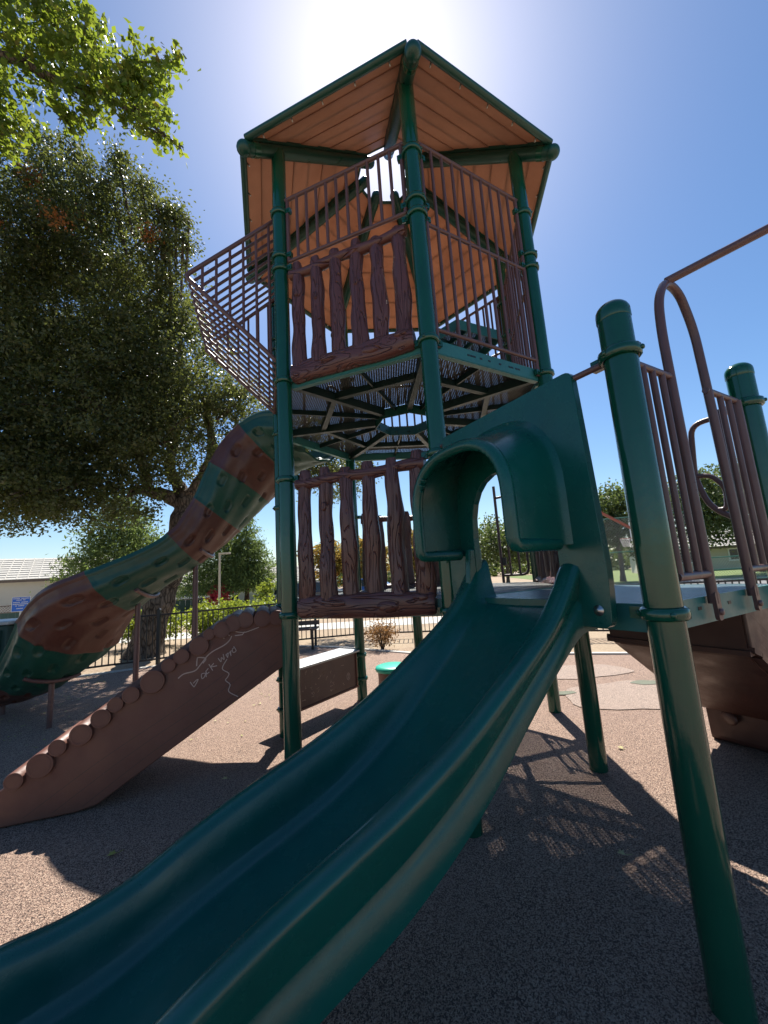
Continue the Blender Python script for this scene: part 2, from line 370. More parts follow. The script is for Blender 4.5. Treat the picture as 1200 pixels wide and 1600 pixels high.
# ------------------------------------------------------------------ roof
for i, p in enumerate(VX):
    d = (p-CTR).normalized()
    A = CTR+d*R_OUT+UP*ZR_OUT; B = CTR+d*R_IN+UP*ZR_IN
    mb = MB(); mb.tube([A, B], .058, 20, cap=False)
    mb.ball(A, .064, 18, 10); mb.ball(B, .060, 16, 8)
    rf = mb.build('rafter', M['dark_green'], tower)
    ax = (A-B).normalized(); m2 = MB()
    for q in (.06, .94):
        c_ = A+(B-A)*q; m2.tube([c_-ax*.03, c_+ax*.03], .0625, 18)
    m2.build('rafter_collar', M['post_green'], rf)
    m3 = MB()
    sd = ax.cross(UP).normalized(); nn = sd.cross(ax); nn = nn if nn.z > 0 else -nn
    for q in np.linspace(.1, .92, 10):
        for sg in (-1, 1):
            c_ = A+(B-A)*q+sd*sg*.034+nn*.03; m3.tube([c_, c_+nn*.065], .006, 6)
    m3.build('spacer_bolt', M['steel'], rf)
NPL = 8
for i in range(7):
    d0 = (VX[i]-CTR).normalized(); d1 = (VX[(i+1) % 7]-CTR).normalized(); dm = (d0+d1).normalized(); tn = (d1-d0).normalized()
    half = math.sin(math.pi/7); co = math.cos(math.pi/7)
    nrm = (dm*(zr(0)-zr(1))/co+UP).normalized() if False else None
    sl_ = (ZR_OUT-ZR_IN)/(R_OUT-R_IN)/co           # dz per metre of apothem distance
    nrm = (UP-dm*sl_).normalized(); lift = nrm*.070
    def P(ap, q): return CTR+dm*ap+tn*(q*(ap*math.tan(math.pi/7)-.018))+UP*(zr(ap/co))+lift
    ap0, ap1 = .30, R_OUT*co-.028
    fr = MB()                                      # green edge trim along the eave and the two hips
    fr.tube([P(ap1, -1)-nrm*.004, P(ap1, 1)-nrm*.004], .030, 10)
    for q in (-1, 1):
        fr.beam(P(ap0, q)-nrm*.012, P(ap1, q)-nrm*.012, .055, .030, nrm)
    fr.tube([P(ap0, -1), P(ap0, 1)], .02, 8)
    rp = fr.build('roof_panel', M['dark_green'], tower)
    for k in range(NPL):
        g = -.006; u0 = ap0+(ap1-ap0)*k/NPL+g; u1 = ap0+(ap1-ap0)*(k+1)/NPL-g
        pm = MB(); t = nrm*.009; lf = nrm*(.0085*(k % 2))
        V8 = [P(u0, -.985)-t, P(u0, .985)-t, P(u1, .985)-t, P(u1, -.985)-t, P(u0, -.985)+t, P(u0, .985)+t, P(u1, .985)+t, P(u1, -.985)+t]; V8 = [v+lf for v in V8]
        pm.add(V8, [(0, 3, 2, 1), (4, 5, 6, 7), (0, 1, 5, 4), (1, 2, 6, 5), (2, 3, 7, 6), (3, 0, 4, 7)])
        pm.build('plank', M['roof'], rp)
    for q in np.linspace(-.8, .8, 5):
        bt = MB(); c_ = P(ap1-.02, q)-nrm*.02; bt.tube([c_, c_-nrm*.035], .007, 6); bt.build('bolt', M['steel'], rp)

# ------------------------------------------------------------------ decks
def hept_deck(z, hub):
    r = RAD-.03
    q = [CTR+(p-CTR).normalized()*r for p in VX]; h = [CTR+(p-CTR).normalized()*(.33 if hub else .02) for p in VX]
    lip = MB()
    for i in range(7):
        a, b = q[i], q[(i+1) % 7]; d = (b-a).normalized()
        lip.beam(Z(a+d*.05, z-.052), Z(b-d*.05, z-.052), .012, .104)
        lip.beam(Z(a+d*.05, z-.107)+(CTR-(a+b)/2).normalized()*.02, Z(b-d*.05, z-.107)+(CTR-(a+b)/2).normalized()*.02, .045, .008)
    o = lip.build('deck', M['teal'], tower)
    for i in range(7):
        a, b = q[i], q[(i+1) % 7]; ha, hb = h[i], h[(i+1) % 7]
        pm = MB(); e = (b-a).normalized()*.008
        top = [Z(ha+e*.3, z), Z(hb-e*.3, z), Z(b-e, z), Z(a+e, z)]; bot = [v-UP*.005 for v in top]
        pm.add(top+bot, [(0, 3, 2, 1), (4, 5, 6, 7), (0, 1, 5, 4), (1, 2, 6, 5), (2, 3, 7, 6), (3, 0, 4, 7)])
        pm.build('deck_panel', M['deck'], o)
        bm_ = MB(); m0 = (a+b)/2; mh = (ha+hb)/2
        bm_.beam(Z(ha, z-.042), Z(a, z-.042), .05, .08)
        mid = (a+ha)/2*0+ha+(a-ha)*.55; midb = hb+(b-hb)*.55
        bm_.beam(Z(mid, z-.036), Z(midb, z-.036), .05, .06)
        bm_.beam(Z(mh, z-.030), Z(m0, z-.030), .016, .05)
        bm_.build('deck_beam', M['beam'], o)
        if hub:
            hm = MB(); hm.beam(Z(ha, z-.06), Z(hb, z-.06), .006, .10)
            for f in (.25, .75):
                c_ = Z(ha+(hb-ha)*f, z-.07); dd = (CTR-(ha+hb)/2).normalized(); hm.lathe([(.012, 0), (.010, .008), (.001, .009)], c_+dd*.004, dd, 8)
            hm.build('hub_plate', M['dark_green'], o)
    return o
hept_deck(HIGH, True); hept_deck(LOW, False)
# square platform N - R - P2 - P1
lip = MB(); cor = [pN, pR, pP2, pP1]; cc = sum(cor, Vector())/4
for a, b in ((pR, pP2), (pP2, pP1), (pP1, pN)):
    d = (b-a).normalized(); n_ = (cc-(a+b)/2).normalized()*.03
    lip.beam(Z(a+d*.07+n_, LOW-.055), Z(b-d*.07+n_, LOW-.055), .012, .11); lip.beam(Z(a+d*.07+n_*1.7, LOW-.108), Z(b-d*.07+n_*1.7, LOW-.108), .045, .008)
plat = lip.build('deck', M['teal'], tower)
pm = MB(); q = [c_+(cc-c_)*.045 for c_ in cor]
pm.add([Z(p, LOW-.001) for p in q]+[Z(p, LOW-.006) for p in q], [(0, 1, 2, 3), (7, 6, 5, 4), (0, 4, 5, 1), (1, 5, 6, 2), (2, 6, 7, 3), (3, 7, 4, 0)])
pm.build('deck_panel', M['deck_blue'], plat)
d = (pP2-pP1).normalized()
for u in (.335, .50, .62, .95):
    sl2 = MB(); sl2.box(Z(pP1+d*u-OUT*.023, LOW-.045), .03, .002, .014, (d, OUT, UP)); sl2.build('deck_slot', M['black_iron'], plat)
d = (pR-pN).normalized()
for u in (.40, .43, .46, .53, .62, .74, .85, .88, .93, .96):
    nn = ((pN+pR)/2-CTR).normalized(); sl3 = MB(); sl3.box(Z(pN+d*u-nn*.020, HIGH-.05), .024, .003, .014, (d, nn, UP)); sl3.build('deck_slot', M['black_iron'], tower)
# raised perforated landing inside the upper deck
ld = MB(); A = [Vector((.80, 3.12+.25, 3.87)), Vector((1.27, 3.40+.2, 3.87)), Vector((1.12, 3.86+.15, 3.87)), Vector((.60, 3.42+.15, 3.87))]
ld.add(A+[p-UP*.006 for p in A], [(0, 1, 2, 3), (7, 6, 5, 4)])
land = ld.build('landing', M['deck_blue'], tower)
lm = MB()
for k in range(4): lm.beam(A[k]-UP*.05, A[(k+1) % 4]-UP*.05, .01, .10)
for f in (.33, .66): lm.beam(A[0]+(A[1]-A[0])*f-UP*.03, A[3]+(A[2]-A[3])*f-UP*.03, .012, .05)
lm.build('landing_frame', M['teal'], land)
lk = MB()
for k in range(4): lk.tube([A[k]*.98+sum(A, Vector())/4*.02-UP*.08, Z(A[k]*.98+sum(A, Vector())/4*.02, HIGH)], .02, 8)
lk.build('landing_leg', M['rail'], land)

# ------------------------------------------------------------------ barriers
def frame(a, b): d = (b-a).normalized(); return (lambda u, z, off=0.0, n=d.cross(UP): Vector((a.x, a.y, 0))+d*u+n*off+UP*z), d
def rail_barrier(a, b, z0, z1, nb, mid=None, u0=.085, u1=None, tabs=True):
    F, d = frame(a, b); L_ = (b-a).length; u1 = u1 or L_-.085
    mb = MB(); r = .0155
    mb.tube([F(u0-.03, z1), F(u1+.03, z1)], r+.002, 10); mb.tube([F(u0, z0), F(u1, z0)], r, 10)
    if mid: mb.tube([F(u0, mid), F(u1, mid)], r, 10)
    for u in (u0, u1): mb.tube([F(u, z0-(.10 if tabs else 0)), F(u, z1)], r+.002, 10)
    o = mb.build('rail_barrier', M['rail'], tower)
    proto = None
    for k in range(1, nb+1):
        u = u0+(u1-u0)*k/(nb+1)
        if proto is None:
            m = MB(); m.tube([F(u, z0), F(u, z1)], .0135, 8, cap=False); proto = m.build('bar', M['rail'], o); pu = u
        else:
            c_ = proto.copy(); COL.objects.link(c_); c_.location = d*(u-pu)
    if tabs:
        tb = MB()
        for u in (u0, u1):
            tb.box(F(u, z0-.11), .036, .012, .07, (d, d.cross(UP), UP))
            n_ = d.cross(UP)
            for sg in (-1, 1): tb.lathe([(.014, 0), (.012, .007), (.001, .008)], F(u, z0-.12, sg*.008), n_*sg, 8)
        tb.build('bolt_tab', M['rail'], o)
    return o
def log_barrier(a, b, zb, zt, seed, shared=None):
    F, d = frame(a, b); L_ = (b-a).length; n_ = d.cross(UP); rnd = random.Random(seed)
    base = MB(); rows = []                          # half-round bottom log
    us = np.linspace(.10, L_-.10, 41)
    for i, u in enumerate(us):
        e_ = min(1, min(i, len(us)-1-i)/1.2+.72); row = []
        for k in range(18):
            t = 2*math.pi*k/18; rz = .088*(1+.05*math.sin(u*9+seed)+.04*math.sin(t*3+u*14)); ry = .060*(1+.10*math.sin(u*11+t*2+seed))
            if i in (0, len(us)-1): rz *= .8; ry *= .8
            row.append(F(u, zb+math.copysign(abs(math.sin(t))**.8, math.sin(t))*rz, math.copysign(abs(math.cos(t))**.8, math.cos(t))*ry))
        rows.append(row)
    base.grid(rows, True, True); base.add(rows[0], [tuple(range(18))]); base.add(rows[-1], [tuple(range(17, -1, -1))])
    for u, zz, rr in ((L_*.36, .025, .05), (L_*.66, -.01, .06), (L_*.85, .04, .04)):
        for sg in (1, -1):
            base.add([F(u+rr*1.5*math.cos(t)*f, zb+zz+rr*.62*math.sin(t)*f, sg*(.048+hgt)) for f, hgt in ((1, 0), (.8, .022), (.35, .026)) for t in [2*math.pi*k/14 for k in range(14)]],
                     [(j*14+k, j*14+(k+1) % 14, (j+1)*14+(k+1) % 14, (j+1)*14+k) for j in range(2) for k in range(14)]+[tuple(28+k for k in range(14))], True)
    o = base.build('log_barrier', M['log_lying'], tower)
    cb = MB(); zc = zt-.075
    cb.tube([F(u, zc+.008*math.sin(u*12+seed)) for u in np.linspace(.10, L_-.10, 25)], [.042*(1+.10*math.sin(u*17+seed)) for u in np.linspace(.10, L_-.10, 25)], 12)
    cb.build('crossbar', M['log_lying'], o)
    for k in range(6):
        u = .165+(L_-.33)*k/5; m = MB(); ph = rnd.uniform(0, 6); rows = []
        top = zt+rnd.uniform(-.02, .03)
        hs = np.linspace(zb+.03, top, 30)
        for j, z in enumerate(hs):
            f = (z-zb)/(zt-zb); wv = .006*math.sin(f*7+ph)+.004*math.sin(f*15+ph*2); R0 = .059*(1+.06*math.sin(f*9+ph)+.04*math.sin(f*23+ph*3))*(1.14-.24*f)
            if j > 26: R0 *= (1-.10*(j-26)**1.5/2)
            row = []
            for q in range(16):
                t = 2*math.pi*q/16; gr = 1+.06*math.sin(t*5+f*3+ph)+.05*math.sin(t*3+ph+2.5*math.sin(f*5))
                row.append(F(u+wv+math.cos(t)*R0*gr, z, .012*math.sin(f*6+ph)+math.sin(t)*R0*.66*gr))
            rows.append(row)
        m.grid(rows, True, True); m.add(rows[-1], [tuple(range(16))])
        kz = zb+(zt-zb)*rnd.uniform(.5, .8); sg = 1
        for sg in (-1, 1):
            m.add([F(u+.020*math.cos(t)*f, kz+.034*math.sin(t)*f, sg*(.027+hh)) for f, hh in ((1.1, .0), (.9, .015), (.5, .012)) for t in [2*math.pi*q/12 for q in range(12)]],
                  [(j*12+q, j*12+(q+1) % 12, (j+1)*12+(q+1) % 12, (j+1)*12+q) for j in range(2) for q in range(12)]+[tuple(24+q for q in range(12))], True)
        m.build('picket', M['log'], o)
    return o
log_barrier(pL, pN, 3.245, 4.235, 1)
rail_barrier(pL, pN, 4.315, 4.945, 10, tabs=False)
rail_barrier(pN, pR, 3.315, 4.955, 9, 4.215)
rail_barrier(pR, pBR, 3.315, 4.955, 9, 4.215)
rail_barrier(pBR, pB2, 3.315, 4.955, 9, 4.215)
rail_barrier(pB2, pB1, 3.315, 4.25, 9)
log_barrier(pL, pN, 1.345, 2.375, 2)
log_barrier(pR, pBR, 1.345, 2.375, 3)
log_barrier(pB2, pB1, 1.345, 2.375, 4)
# trunk slide mouth on the upper back-left side: two hooped grab rails
F, d = frame(pB1, pBL)
for u in (.16, SIDE-.16):
    mb = MB(); mb.tube(rounded([F(u, HIGH-.03), F(u, 4.15), F(u+(.25 if u < .5 else -.25), 4.15), F(u+(.25 if u < .5 else -.25), HIGH-.03)], .1), .017, 10)
    mb.build('grab_rail', M['rail'], tower)
# hooped gate bars on the lower back-right side
F, d = frame(pBR, pB2)
mb = MB(); mb.tube(rounded([F(.44, LOW-.02), F(.44, 2.55)], .1), .017, 10)
mb.tube(rounded([F(.44, 1.45), F(.10, 1.45), F(.10, 2.4), F(.44, 2.4)], .09), .015, 10)
gr = mb.build('hooped_gate', M['rail'], tower)
for u in (.21, .33):
    m = MB(); m.tube([F(u, 1.45), F(u, 2.4)], .013, 8); m.build('bar', M['rail'], gr)
m = MB(); m.box(F(.40, 1.62), .05, .012, .09, (d, d.cross(UP), UP)); m.build('small_plate', M['black_iron'], gr)
# extra post at the back, under the lower deck
post(Vector((.36, 5.62, 0)), 1.30, [(1.24, [pB2-pB1])])

# lookout cage bulging out between L and BL
e = (pBL-pL).normalized(); o_ = Vector((-e.y, e.x, 0))
def cage(u, t, z): return Vector((pL.x, pL.y, 0))+e*u+o_*t+UP*z
cg = MB()
for u in (.085, SIDE-.085):
    cg.tube(rounded([cage(u, 0, 4.885), cage(u, .785, 4.14), cage(u, .045, 3.43)], .05, 6), .019, 10)
    cg.tube([cage(u, 0, 4.885), cage(u, 0, 3.43)], .016, 8)
for t, z in ((0, 4.885), (.045, 3.43)): cg.tube([cage(.085, t, z), cage(SIDE-.085, t, z)], .016, 8)
cgo = cg.build('lookout_cage', M['rail'], tower)
def zt_(t): return 4.885-(4.885-4.14)*t/.785
def zb_(t): return 3.43+(4.14-3.43)*(t-.045)/.74
proto = None; NB = 10
for k in range(1, NB):
    u = .085+(SIDE-.17)*k/NB
    if proto is None:
        m = MB(); m.tube(rounded([cage(u, 0, 4.885), cage(u, .785, 4.14), cage(u, .045, 3.43)], .05, 6), .0135, 8); proto = m.build('bent_bar', M['rail'], cgo); pu = u
    else:
        c_ = proto.copy(); COL.objects.link(c_); c_.location = e*(u-pu)
for u in (.085, SIDE-.085):
    for t in (.10, .21, .32, .43, .54, .65):
        m = MB(); m.tube([cage(u, t, zt_(t)), cage(u, t, zb_(t))], .0125, 8); m.build('bar', M['rail'], cgo)

# play panel under the lower deck between B1 and BL
F, d = frame(pB1, pBL); n_ = d.cross(UP)
CSG = 1 if n_.dot((pB1+pBL)/2-CTR) > 0 else -1
pm = MB(); pm.slab([[(.12, .20), (SIDE-.12, .20), (SIDE-.12, .60), (.12, .60)]], lambda a, b, t: F(a, b, t), -.012, .012)
pp = pm.build('play_panel', M['panel_brown'], tower, .003)
m = MB(); m.slab([[(.07, -.05), (SIDE-.07, -.05), (SIDE-.07, .30), (.07, .30)]], lambda a, b, t: F(a, t, b*CSG), .602, .628); m.build('counter_top', M['galv'], pp, .006)
m = MB(); m.beam(F(.09, .19), F(SIDE-.09, .19), .05, .02)
for u in (.115, SIDE-.115): m.beam(F(u, .20), F(u, .60), .05, .016, d)
m.build('panel_rim', M['ramp_brown'], pp)
sc = MB(); rnd = random.Random(3)
def ribbon(mb, pts, wd, fn):
    for (a0, b0), (a1, b1) in zip(pts[:-1], pts[1:]):
        dx, dz = a1-a0, b1-b0; l = math.hypot(dx, dz) or 1e-6; px, pz = -dz/l*wd/2, dx/l*wd/2; ex, ez = dx/l*wd*.3, dz/l*wd*.3
        mb.add([fn(a0-px-ex, b0-pz-ez), fn(a1-px+ex, b1-pz+ez), fn(a1+px+ex, b1+pz+ez), fn(a0+px-ex, b0+pz-ez)], [(0, 1, 2, 3)])
for sg in (-1, 1):
    fn = lambda a, b: F(a, b, sg*.0135)
    t = [2*math.pi*k/16 for k in range(17)]; ribbon(sc, [(.27+.028*math.cos(a), .345+.04*math.sin(a)) for a in t], .006, fn)
    ribbon(sc, [(.258, .365), (.282, .365)], .005, fn); ribbon(sc, [(.27, .365), (.27, .325)], .006, fn); ribbon(sc, [(.258, .325), (.282, .325)], .005, fn)
    for k in range(26):
        a = .35+rnd.random()*.75; b = .25+rnd.random()*.3; ribbon(sc, [(a, b), (a+rnd.uniform(-.03, .03), b+rnd.uniform(-.02, .03)), (a+rnd.uniform(-.04, .04), b+rnd.uniform(-.03, .03))], .003, fn)
sc.build('scratches', M['chalk'], pp)

# entrance side P1-P2: hooped arch, two short rail panels, overhead rail
F, d = frame(pP1, pP2)
ar = MB(); ar.tube(rounded([F(.41, LOW-.03), F(.41, 2.62), F(.44, 2.80), F(.55, 2.93), F(.68, 2.91), F(.77, 2.72), F(.79, 2.30), F(.82, LOW-.03)], .14, 6), .0205, 12)
aro = ar.build('entry_arch', M['rail'], tower)
for u in (.41, .82):
    m = MB(); m.slab([[(p.x, p.y) for p in rounded([(u-.019, LOW-.10, 0), (u+.019, LOW-.10, 0), (u+.021, LOW+.02, 0), (u-.021, LOW+.02, 0)], .018, 5, True)]], lambda a, b, t: F(a, b, t), .002, .018); m.lathe([(.015, 0), (.013, .008), (.001, .009)], F(u, LOW-.065, .020), d.cross(UP), 10); m.build('bolt_tab', M['rail'], aro)
for u0, u1 in ((.16, .41), (.82, 1.12)):
    m = MB(); m.tube([F(u0-.06, 2.375), F(u1, 2.375)], .016, 10); m.tube([F(u0-.02, 1.46), F(u1, 1.46)], .018, 10); m.tube([F(u0 if u0 < .5 else u1, 1.46), F(u0 if u0 < .5 else u1, 2.375)], .017 if u0 < .5 else .024, 10)
    ro = m.build('rail_barrier', M['rail'], tower)
    for k in (1, 2):
        u = u0+(u1-u0)*k/3; m = MB(); m.tube([F(u, 1.46), F(u, 2.375)], .0145, 10); m.build('bar', M['rail'], ro)
# overhead climbing rail: from the arch outward and down to the ground beyond the right edge of the view
ov = MB(); s0 = F(.56, 2.93); oh = (OUT*.80+d*.60).normalized()
ov.tube(rounded([s0, s0+oh*.62+UP*.17, s0+oh*.95+UP*.12, s0+oh*1.25-UP*.6, s0+oh*1.3-UP*2.93], .25, 8), .0205, 12)
ov.build('overhead_rail', M['rail'], tower)
# grab loops on the far side R-P2
F2, d2 = frame(pR, pP2)
q = .98; m = MB(); m.tube(rounded([F2(q+.15, 2.36), F2(q, 2.36), F2(q-.03, 2.02), F2(q+.02, 1.82), F2(q+.20, 1.69)], .08), .0165, 10)
m.tube(rounded([F2(q-.02, 2.03), F2(q+.05, 2.02), F2(q+.115, 1.93), F2(q+.10, 1.80), F2(q+.04, 1.805)], .05), .0145, 10)
m.build('grab_rail', M['rail'], tower)
m = MB(); m.tube([F2(q+.15, LOW-.02), F2(q+.15, 2.40)], .016, 10); m.build('bar', M['rail'], tower)

# ================================================================== WAVE SLIDE
ND = (pP1-pN).normalized(); SD = (pN-pR).normalized()
def S(t, u, z): return Vector((pN.x, pN.y, 0))+SD*t+ND*u+UP*z
wave = thing('wave_slide', 'dark green plastic wave slide with moulded hood beside the tower platform', 'slide', S(1.2, .63, 0))
RT = spline_tab([(0.0, 1.60), (.085, 1.545), (.17, 1.44), (.31, 1.30), (.6, 1.105), (.8, .985), (1.02, .88), (1.23, .80), (1.39, .74), (1.54, .675), (1.72, .59), (1.9, .545), (2.1, .525), (2.4, .44), (2.75, .36), (3.0, .335)])
BT = spline_tab([(0.0, 1.372), (.1, 1.355), (.25, 1.25), (.456, 1.085), (.655, .915), (.826, .795), (1.0, .70), (1.16, .635), (1.35, .57), (1.54, .50), (1.75, .415), (2.0, .36), (2.4, .275), (2.75, .205), (3.0, .20)])
rows = []; us = [0.0+3.0*i/150 for i in range(151)]
for t in us:
    zr_, zb2 = interp(RT, t), interp(BT, t); zu = zb2-.118; zm = zu+(zr_-zu)*.46; fl = .018*math.exp(-t*6); row = []
    zb2 -= .025*min(1, t*2.5)
    half = [(-.335-fl, zu), (-.342-fl, zm-.014), (-.326-fl, zm), (-.332-fl, zm+.012), (-.352-fl, zr_-.060), (-.356-fl, zr_-.036), (-.350-fl, zr_-.016), (-.334, zr_-.004), (-.312, zr_), (-.290, zr_-.002), (-.274, zr_-.012), (-.263, zr_-.034),
            (-.250, zb2+(zr_-zb2)*.45), (-.236, zb2+.040), (-.224, zb2+.016), (-.206, zb2+.004), (-.18, zb2), (-.08, zb2-.003), (0, zb2-.004)]
    full = half+[(-a, b) for a, b in half[-2::-1]]
    rows.append([S(t, .63+a, b) for a, b in full])
mb = MB(); mb.grid(rows, True)
nn = len(rows[0]); inner = [[S(t, .63+a, interp(BT, t)-.10) for a in (-.33, .33)] for t in us]
mb.grid(inner, True)
mb.add(rows[-1], [tuple(range(nn))])
mb.build('chute', M['slide_green'], wave)
# entry plate with arched opening
def arch(u0, u1, z0, z1, zsh, n=12, rc=.0):
    c0 = (u0+u1)/2; h = (u1-u0)/2; pts = [(u0, z0)]
    for k in range(n+1):
        a = math.pi-math.pi*k/n; pts.append((c0+h*math.copysign(abs(math.cos(a))**.8, math.cos(a)), zsh+(z1-zsh)*abs(math.sin(a))**.8))
    return pts+[(u1, z0)]
outl = [(p.x, p.y) for p in rounded([(.135, 1.275, 0), (1.105, 1.275, 0), (1.118, 1.50, 0), (1.085, 2.395, 0), (.155, 2.395, 0), (.125, 1.50, 0)], .04, 4, True)]
pl = MB(); pl.slab([outl, arch(.36, .90, 1.385, 2.06, 1.72)[::-1]], lambda a, b, t: S(t, a, b), .045, .085)
plo = pl.build('entry_plate', M['slide_green'], wave, .012)
for u, z in ((1.058, 1.345), (.19, 1.345)):
    m = MB(); m.lathe([(.022, 0), (.022, .004), (.012, .005), (.012, .010), (.001, .010)], S(.085, u, z), SD, 12); m.build('bolt', M['steel'], plo)
m = MB(); m.tube([S(.06, 1.07, 2.36), S(.0, 1.22, 2.385)], .015, 8); m.build('plate_bar', M['rail'], plo)
m = MB(); m.tube([S(.06, .17, 2.36), S(.0, .03, 2.385)], .015, 8); m.build('plate_bar', M['rail'], plo)
# hood: outer and inner arched shells with a rolled lip
def hood_prof(f, off):
    u0, u1 = (.215+.05*f)+off, (.965-.012*f)-off; z0 = 1.625; z1 = 2.285-.135*f-off; return arch(u0, u1, z0, z1, 1.86-.02*f, 22)
rows_o = []; rows_i = []
for t in np.linspace(0, 1, 14):
    tt = .085+.315*t; fl = .020*(max(0, 1-t*7))**2
    rows_o.append([S(tt, a, b) for a, b in hood_prof(t, -fl)]); rows_i.append([S(tt, a, b) for a, b in hood_prof(t, .028)])
hb = MB(); hb.grid(rows_o, True); hb.grid(rows_i, True)
hb.grid([rows_o[-1], rows_i[-1]]); hb.grid([[r[0] for r in rows_o], [r[0] for r in rows_i]], False); hb.grid([[r[-1] for r in rows_o], [r[-1] for r in rows_i]], False)
hood = hb.build('hood', M['slide_green'], wave)
lp = MB(); f = hood_prof(1.0, .012); path = [S(.405, a, b) for a, b in f]
path = rounded([S(.13, f[0][0], 1.632), path[0]+UP*.005]+path[1:-1]+[path[-1]+UP*.005, S(.13, f[-1][0], 1.632)], .03, 3)
lp.tube(path, .030, 12); lp.build('hood_lip', M['slide_green'], hood)
# short side cheeks between chute and plate, chute leg
for u in (.335,):
    ck = MB(); ck.slab([[(.03, 1.30), (.03, 1.66), (.12, 1.66), (.14, 1.50), (.16, 1.30)]], lambda a, b, t, u=u: S(a, u+t, b), -.02, .02); ck.build('side_cheek', M['slide_green'], wave, .008)
lg = MB()
for u in (.45, .81): lg.tube([S(2.3, u, -.02), S(2.3, u, .24)], .03, 10)
lg.build('chute_leg', M['galv'], wave)

# ================================================================== TRUNK SLIDE
trunk = thing('trunk_slide', 'long curving slide moulded like a tree trunk in alternating green and brown sections', 'slide', (-3.0, 4.8, 0))
path = bez([(-.80, 4.84, 3.36), (-1.10, 4.98, 3.36), (-1.42, 5.06, 3.28), (-1.72, 5.06, 2.98), (-2.11, 5.00, 2.43), (-2.51, 4.92, 2.03), (-3.02, 4.78, 1.70), (-3.52, 4.74, 1.38), (-4.08, 4.98, .86), (-4.95, 5.48, .44), (-6.0, 6.0, .34)], 26)
TRW = [(0, 1), (.16, 1), (.27, .84), (.42, .82), (.52, .98), (.60, .98), (.70, .84), (.8, .78), (1, .75)]
arc = [0]
for a, b in zip(path[:-1], path[1:]): arc.append(arc[-1]+(b-a).length)
TOT = arc[-1]
def trunk_section(i, k, nk):
    """outer point k of nk round the U, from left rim down and up to the right rim"""
    t = (path[min(i+1, len(path)-1)]-path[max(i-1, 0)]).normalized(); sd = t.cross(UP).normalized(); up = sd.cross(t)
    a = math.pi*(1.13-(1.26)*k/(nk-1)); a = math.pi*1.13+(0-1.26*math.pi)*0+k/(nk-1)*1.74*math.pi*.5*0
    fr_ = arc[i]/TOT; ph_ = math.radians(interp([(0, 0), (.06, 14), (.14, 34), (.22, 28), (.33, 4), (.44, 8), (.58, 20), (.7, 6), (1, 0)], fr_))
    sd, up = sd*math.cos(ph_)-up*math.sin(ph_), up*math.cos(ph_)+sd*math.sin(ph_)
    th = math.radians(165)+math.radians(210)*k/(nk-1)
    r = .53*interp(TRW, fr_); x = r*math.cos(th); y = r*.70*math.sin(th)+.06
    f = k/(nk-1)
    s_ = arc[i]
    # bark flutes and pockets
    r_off = .013*math.sin(th*11+.5*math.sin(s_*2.2))*min(1, 6*min(f, 1-f))
    for row, (ff, hw) in enumerate(((.20, .026), (.33, .022), (.45, .020), (.57, .020), (.69, .022), (.81, .026))):
        ph = (s_/.40+row*.43) % 1.0
        dx = (ph-.5)*.40/.062; dy = (f-ff)/hw
        q = dx*dx+dy*dy*dy*dy
        if q < 1.6: r_off -= .048*max(0, min(1, (1.6-q)/.45))
    if f < .05 or f > .95: r_off += .022
    k2 = 1+r_off/r
    return path[i]+sd*x*k2+up*y*k2, sd, up
segs = [(0, .115, 'g'), (.115, .195, 'b'), (.195, .268, 'g'), (.268, .352, 'b'), (.352, .485, 'g'), (.485, .60, 'b'), (.60, .76, 'g'), (.76, 1.0, 'b')]
# resample path finely
fine = []; NF = 460
for q in np.linspace(0, TOT, NF):
    j = min(len(path)-2, max(0, int(np.searchsorted(arc, q))-1)); f = (q-arc[j])/max(1e-6, arc[j+1]-arc[j]); fine.append(path[j].lerp(path[j+1], min(1, max(0, f))))
path = fine; arc = list(np.linspace(0, TOT, NF)); NK = 104
for a, b, col in segs:
    i0, i1 = int(a*(NF-1)), int(b*(NF-1)); ro = []; ri = []
    for i in range(i0, i1+1):
        ends = min(i-i0, i1-i); sw = 1+.018*max(0, 1-ends/3)
        row = []; rin = []
        for k in range(NK):
            p, sd, up = trunk_section(i, k, NK); c_ = path[i]+up*.06; p = c_+(p-c_)*sw; row.append(p); rin.append(c_+(p-c_)*.93)
        ro.append(row); ri.append(rin)
    mb = MB(); mb.grid(ro, True); mb.grid([r[::-1] for r in ri], True)
    mb.grid([[r[0] for r in ro], [r[0] for r in ri]], False); mb.grid([[r[-1] for r in ro], [r[-1] for r in ri]], False)
    mb.grid([ro[0], ri[0]], False); mb.grid([ro[-1], ri[-1]], False)
    mb.build('trunk_section', M['trunk_green' if col == 'g' else 'trunk_brown'], trunk, fix=False)
for fx in (.90, .68, .445, .333):
    i = int(fx*(NF-1)); t = (path[i+1]-path[i-1]).normalized(); sd = t.cross(UP).normalized(); up = sd.cross(t); ph_ = math.radians(interp([(.33, 4), (.44, 8), (.58, 20), (.7, 6), (1, 0)], fx)); sd, up = sd*math.cos(ph_)-up*math.sin(ph_), up*math.cos(ph_)+sd*math.sin(ph_)
    b = path[i]-UP*.32*interp(TRW, fx); mb = MB(); mb.tube([Vector((b.x, b.y, -.03)), Vector((b.x, b.y, b.z-.01))], .03, 12)
    so_ = mb.build('support_post', M['rail'], trunk)
    m = MB(); arcp = []
    rs_ = interp(TRW, fx)
    for q in np.linspace(-.62, .62, 11): arcp.append(path[i]+sd*.55*rs_*math.sin(q)-up*(.385*rs_*math.cos(q)-.055))
    m.tube(arcp, .024, 8); m.build('saddle', M['rail'], so_)
